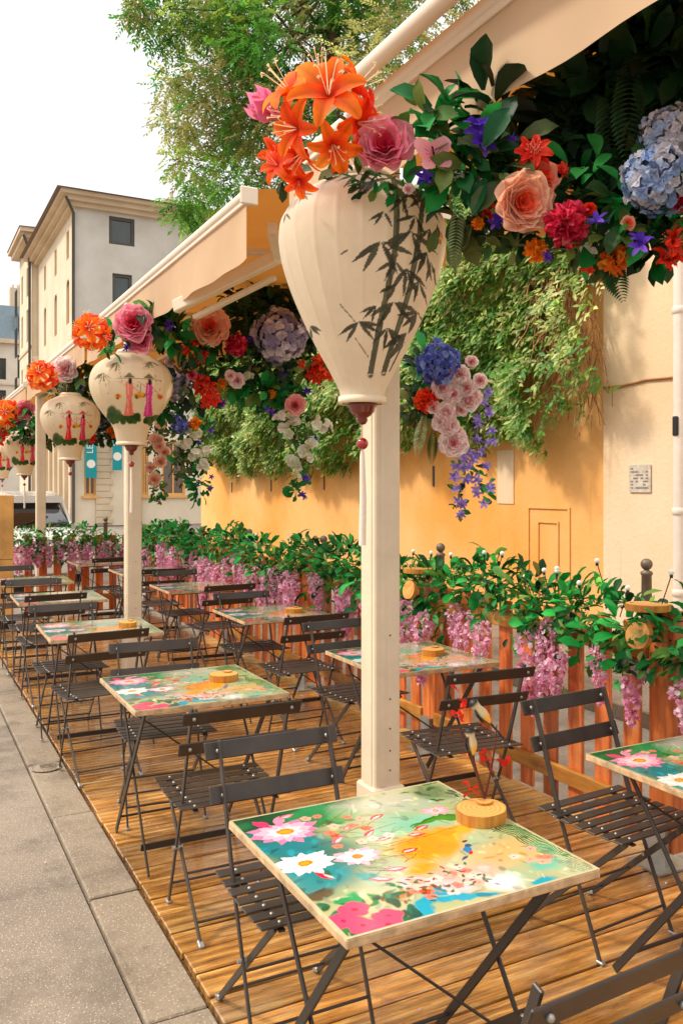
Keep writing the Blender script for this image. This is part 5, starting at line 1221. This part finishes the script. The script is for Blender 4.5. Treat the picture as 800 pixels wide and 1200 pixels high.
blobs = [(A(178, 378), (.17, .15, .12), 90, .13, MIX), (A(205, 395), (.14, .12, .12), 70, .13, MIX), (A(130, 400), (.1, .1, .1), 30, .1, MIX), (A(240, 405), .16, 60, .12, MIX + DK), (A(300, 380, .15), (.25, .2, .22), 160, .13, DK), (A(345, 380, .15), (.22, .2, .2), 150, .13, DK), (A(300, 430, .1), (.4, .15, .1), 130, .1, DK + OL), (A(370, 420, .1), (.2, .15, .14), 90, .11, DK + OL),
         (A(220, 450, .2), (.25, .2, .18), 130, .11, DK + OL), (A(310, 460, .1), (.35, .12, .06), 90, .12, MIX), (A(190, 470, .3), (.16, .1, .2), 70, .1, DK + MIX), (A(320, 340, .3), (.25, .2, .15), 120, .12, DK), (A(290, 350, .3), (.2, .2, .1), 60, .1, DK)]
f2 = [(A(300, 345), (.05, 0, -1), .6, .1, '2a4420'), (A(285, 350), (-.1, 0, -1), .5, .08, '24401c'), (A(335, 350), (.15, 0, -1), .5, .08, '2c4822')]
garland('second garland with orange lily, peach rose and lilac hydrangea above the straw hat lantern', tuple(A(240, 410)), items, blobs, f2)
# garland 3 and 4, further along
A = lambda px, py, dd=0: at(px, py, 8.9 + (px - 50) * .006 + dd)
items = [('orange_lily', A(50, 441, -.1), .2), ('pink_rose', A(77, 434, -.1), .12, None, LP), ('violet_bell', A(97, 452, -.1), .06), ('red_lily', A(95, 440, 0), .03), ('hydrangea', A(122, 490, .3), .13), ('marigold', A(131, 507, 0), .07), ('red_lily', A(108, 512, 0), .1), ('violet_bell', A(88, 431, 0), .05)]
blobs = [(A(95, 445), (.25, .2, .14), 150, .11, MIX + OL), (A(120, 470, .2), (.3, .2, .22), 200, .12, DK + MIX), (A(125, 505, .2), (.25, .2, .14), 120, .11, DK), (A(70, 460, .1), (.15, .15, .1), 60, .1, OL)]
garland('third garland with orange lily and pale pink rose above the third lantern', tuple(A(90, 450)), items, blobs)
A = lambda px, py, dd=0: at(px, py, 12.6 + dd)
items = [('orange_lily', A(10, 485, -.1), .26), ('pink_rose', A(30, 481, -.1), .13, None, PK), ('violet_bell', A(22, 493, -.1), .08), ('red_lily', A(2, 512, 0), .16)]
blobs = [(A(40, 495), (.35, .2, .2), 130, .14, MIX + DK), (A(55, 512, .1), (.4, .2, .16), 120, .13, DK + OL), (A(5, 505), .15, 50, .12, MIX)]
garland('fourth garland with orange lily and pink rose at the left edge', tuple(A(20, 490)), items, blobs)

# hanging bouquets below the street side of the awnings
def bouquet(label, loc, items, blobs, ferns=()): return garland(label, loc, items, blobs, ferns, 'hanging_bouquet', 'bouquets hanging over the fence')
A = lambda px, py, dd=0: at(px, py, 5.0 + dd); m = mpx(5.0)
items = [('hydrangea', A(514, 428, -.05), 22 * m, None, BV), ('carnation', A(499, 469, -.05), 15 * m, None, ('f04018', 'f86028', 'e83010')), ('small_rose', A(552, 424), 7 * m, None, LP)] + \
        [('small_rose', A(x, y, -.08), r * m, None, LP) for x, y, r in ((538, 439, 10), (518, 455, 11), (531, 462, 10), (546, 455, 10), (548, 470, 11), (555, 466, 9), (522, 484, 11), (518, 494, 10), (526, 500, 10), (531, 519, 14), (540, 480, 8), (562, 446, 8), (508, 478, 8), (536, 508, 8))] + \
        [('violet_bell', A(x, y, -.04), 7 * m, None, ('a48cdc', 'bca4e8', '8a70cc')) for x, y in ((558, 489), (571, 487), (569, 457), (575, 505), (566, 530), (555, 540), (546, 548), (560, 560), (536, 547), (533, 574), (537, 588), (572, 570), (569, 590), (540, 603), (516, 521), (552, 532), (562, 500), (575, 520), (570, 545), (556, 575), (548, 562), (542, 535), (566, 472), (560, 515), (530, 560), (540, 590))]
blobs = [(A(505, 440, .15), (.14, .14, .2), 90, .1, DK + MIX), (A(530, 470, .1), (.16, .1, .14), 70, .08, OL + MIX), (A(560, 500, .05), (.07, .05, .2), 50, .06, OL), (A(545, 545, .04), (.1, .05, .12), 40, .05, OL + MIX), (A(536, 590, .02), (.03, .03, .09), 16, .06, MIX), (A(567, 575, .02), (.04, .03, .12), 18, .06, MIX), (A(490, 480, .1), .08, 40, .09, DK + OL)]
f_ = [(A(498, 485), (-.35, 0, -1), .26, .045, 'a8b080'), (A(560, 430), (.4, 0, -.9), .3, .05, '7c9048'), (A(508, 500), (-.1, 0, -1), .22, .04, '3c5a28')]
bouquet('pink rose and violet bouquet hanging right of the front awning post', tuple(A(530, 480)), items, blobs, f_)
A = lambda px, py, dd=0: at(px, py, 6.9 + dd); m = mpx(6.9)
items = [('small_rose', A(346, 475, -.1), 10 * m, None, ('e05868', 'f08c90', 'f8b4b0'))] + [('white_blossom', A(x, y, -.06), r * m) for x, y, r in ((330, 488, 8), (343, 494, 10), (333, 508, 9), (371, 498, 9), (378, 501, 8), (363, 521, 8), (354, 531, 9), (345, 541, 9), (350, 548, 8), (360, 534, 7), (338, 500, 7))] + [('violet_bell', A(x, y, -.04), 5 * m) for x, y in ((318, 482), (312, 478), (360, 561), (355, 580), (370, 515))]
blobs = [(A(345, 500, .08), (.2, .12, .22), 150, .07, MIX + OL), (A(352, 545, .04), (.1, .08, .16), 60, .07, MIX), (A(347, 578, .0), (.05, .05, .12), 26, .085, ['1c7a34', '2c8a3c', '3c6a2c']), (A(310, 450, .1), (.25, .1, .08), 60, .12, ['1c7a34', '12562a', '2c8a3c']), (A(325, 470, .05), .1, 30, .1, MIX)]
bouquet('white blossom bouquet with one pink rose hanging left of the front awning post', tuple(A(345, 500)), items, blobs)
A = lambda px, py, dd=0: at(px, py, 9.4 + dd); m = mpx(9.4)
items = [('hydrangea', A(211, 498, -.1), 9 * m, None, BV), ('marigold', A(229, 496, -.1), 8 * m)] + [('white_blossom', A(x, y, -.06), r * m) for x, y, r in ((222, 507, 6), (234, 508, 6), (218, 524, 8), (226, 531, 7), (240, 528, 7), (243, 545, 7), (236, 549, 6), (212, 521, 5))] + [('violet_bell', A(x, y, 0), 4 * m) for x, y in ((247, 505), (233, 520), (248, 560), (246, 572))]
blobs = [(A(225, 505, .1), (.3, .15, .2), 150, .09, MIX + OL), (A(225, 535, .1), (.22, .12, .2), 110, .09, OL + MIX), (A(232, 570), (.1, .08, .2), 50, .1, ['1c7a34', '12562a']), (A(212, 545, .1), (.12, .1, .25), 70, .08, OL)]
bouquet('white blossom bouquet with orange marigold hanging right of the second awning post', tuple(A(225, 520)), items, blobs)
A = lambda px, py, dd=0: at(px, py, 10.6 + dd); m = mpx(10.6)
items = [('small_rose', A(x, y, -.08), r * m, None, ('f0a084', 'f8c0a4', 'fcd4bc')) for x, y, r in ((189, 496, 6), (182, 515, 6), (187, 523, 6), (193, 530, 6), (188, 541, 6), (176, 548, 5), (181, 562, 7), (186, 515, 5))]
blobs = [(A(184, 520, .1), (.14, .1, .35), 130, .09, OL + MIX), (A(183, 570, .05), (.12, .1, .2), 60, .09, MIX + OL), (A(190, 490, .1), (.2, .1, .15), 60, .09, DK)]
bouquet('narrow pale pink rose bouquet hanging beside the second awning post', tuple(A(184, 530)), items, blobs)

# ------------------------------------------------------------------ world, sun, camera
w = bpy.data.worlds.new('World'); scene.world = w; w.use_nodes = True; nt = w.node_tree; nt.nodes.clear()
SUN_EL, SUN_AZ = 48, -62     # azimuth from +Y towards +X, degrees
sky = N(nt, 'ShaderNodeTexSky', sky_type='NISHITA'); sky.sun_disc = False; sky.sun_elevation = R(SUN_EL); sky.sun_rotation = R(SUN_AZ); sky.air_density = 1.2; sky.dust_density = 4; sky.ozone_density = 1
bg = N(nt, 'ShaderNodeBackground'); bg.inputs['Strength'].default_value = .12; wo = N(nt, 'ShaderNodeOutputWorld')
tcw = N(nt, 'ShaderNodeTexCoord'); sep = N(nt, 'ShaderNodeSeparateXYZ'); nt.links.new(tcw.outputs['Generated'], sep.inputs[0])
over = ramp(nt, sep.outputs['Z'], [(0, (.34,) * 3), (.45, (.38,) * 3), (1, (1,) * 3)])
cloud = noise_node(nt, 2.2, 5, .55, (1, 1, 2.5), 'Generated'); cl_ = ramp(nt, cloud.outputs['Fac'], [(.3, (.98,) * 3), (.7, (1.02,) * 3)])
ov = mixc(nt, mixc(nt, over.outputs[0], cl_.outputs[0], 1, 'MULTIPLY'), (16.6, 16.4, 16.1), 1, 'MULTIPLY')
mixn = mixc(nt, sky.outputs[0], ov, .9); nt.links.new(mixn, bg.inputs['Color']); nt.links.new(bg.outputs[0], wo.inputs[0])
sl = bpy.data.lights.new('sun', 'SUN'); sl.energy = 1.9; sl.angle = R(7); sl.color = (1, .9, .76)
so = bpy.data.objects.new('sun', sl); COL.objects.link(so)
az = R(SUN_AZ); el = R(SUN_EL); sd = Vector((math.sin(az) * math.cos(el), math.cos(az) * math.cos(el), math.sin(el)))
so.rotation_euler = sd.to_track_quat('Z', 'Y').to_euler(); so.location = (-5, 5, 12)
cam = bpy.data.cameras.new('camera'); co = bpy.data.objects.new('camera', cam); COL.objects.link(co); scene.camera = co
co.location = (0, 0, H); co.rotation_euler = (R(90), 0, -TH)
cam.sensor_fit = 'VERTICAL'; cam.sensor_height = 36; cam.lens = F / 1200 * 36; cam.shift_y = -28 / 1200; cam.clip_end = 2000; cam.clip_start = .05
cam.dof.use_dof = False
v = scene.view_settings; v.view_transform = 'Standard'; v.look = 'None'; v.exposure = .7; v.gamma = 1; v.use_curve_mapping = False
scene.cycles.use_denoising = True
scene.cycles.max_bounces = 8; scene.cycles.diffuse_bounces = 4; scene.cycles.transparent_max_bounces = 8
scene.cycles.sample_clamp_indirect = 6
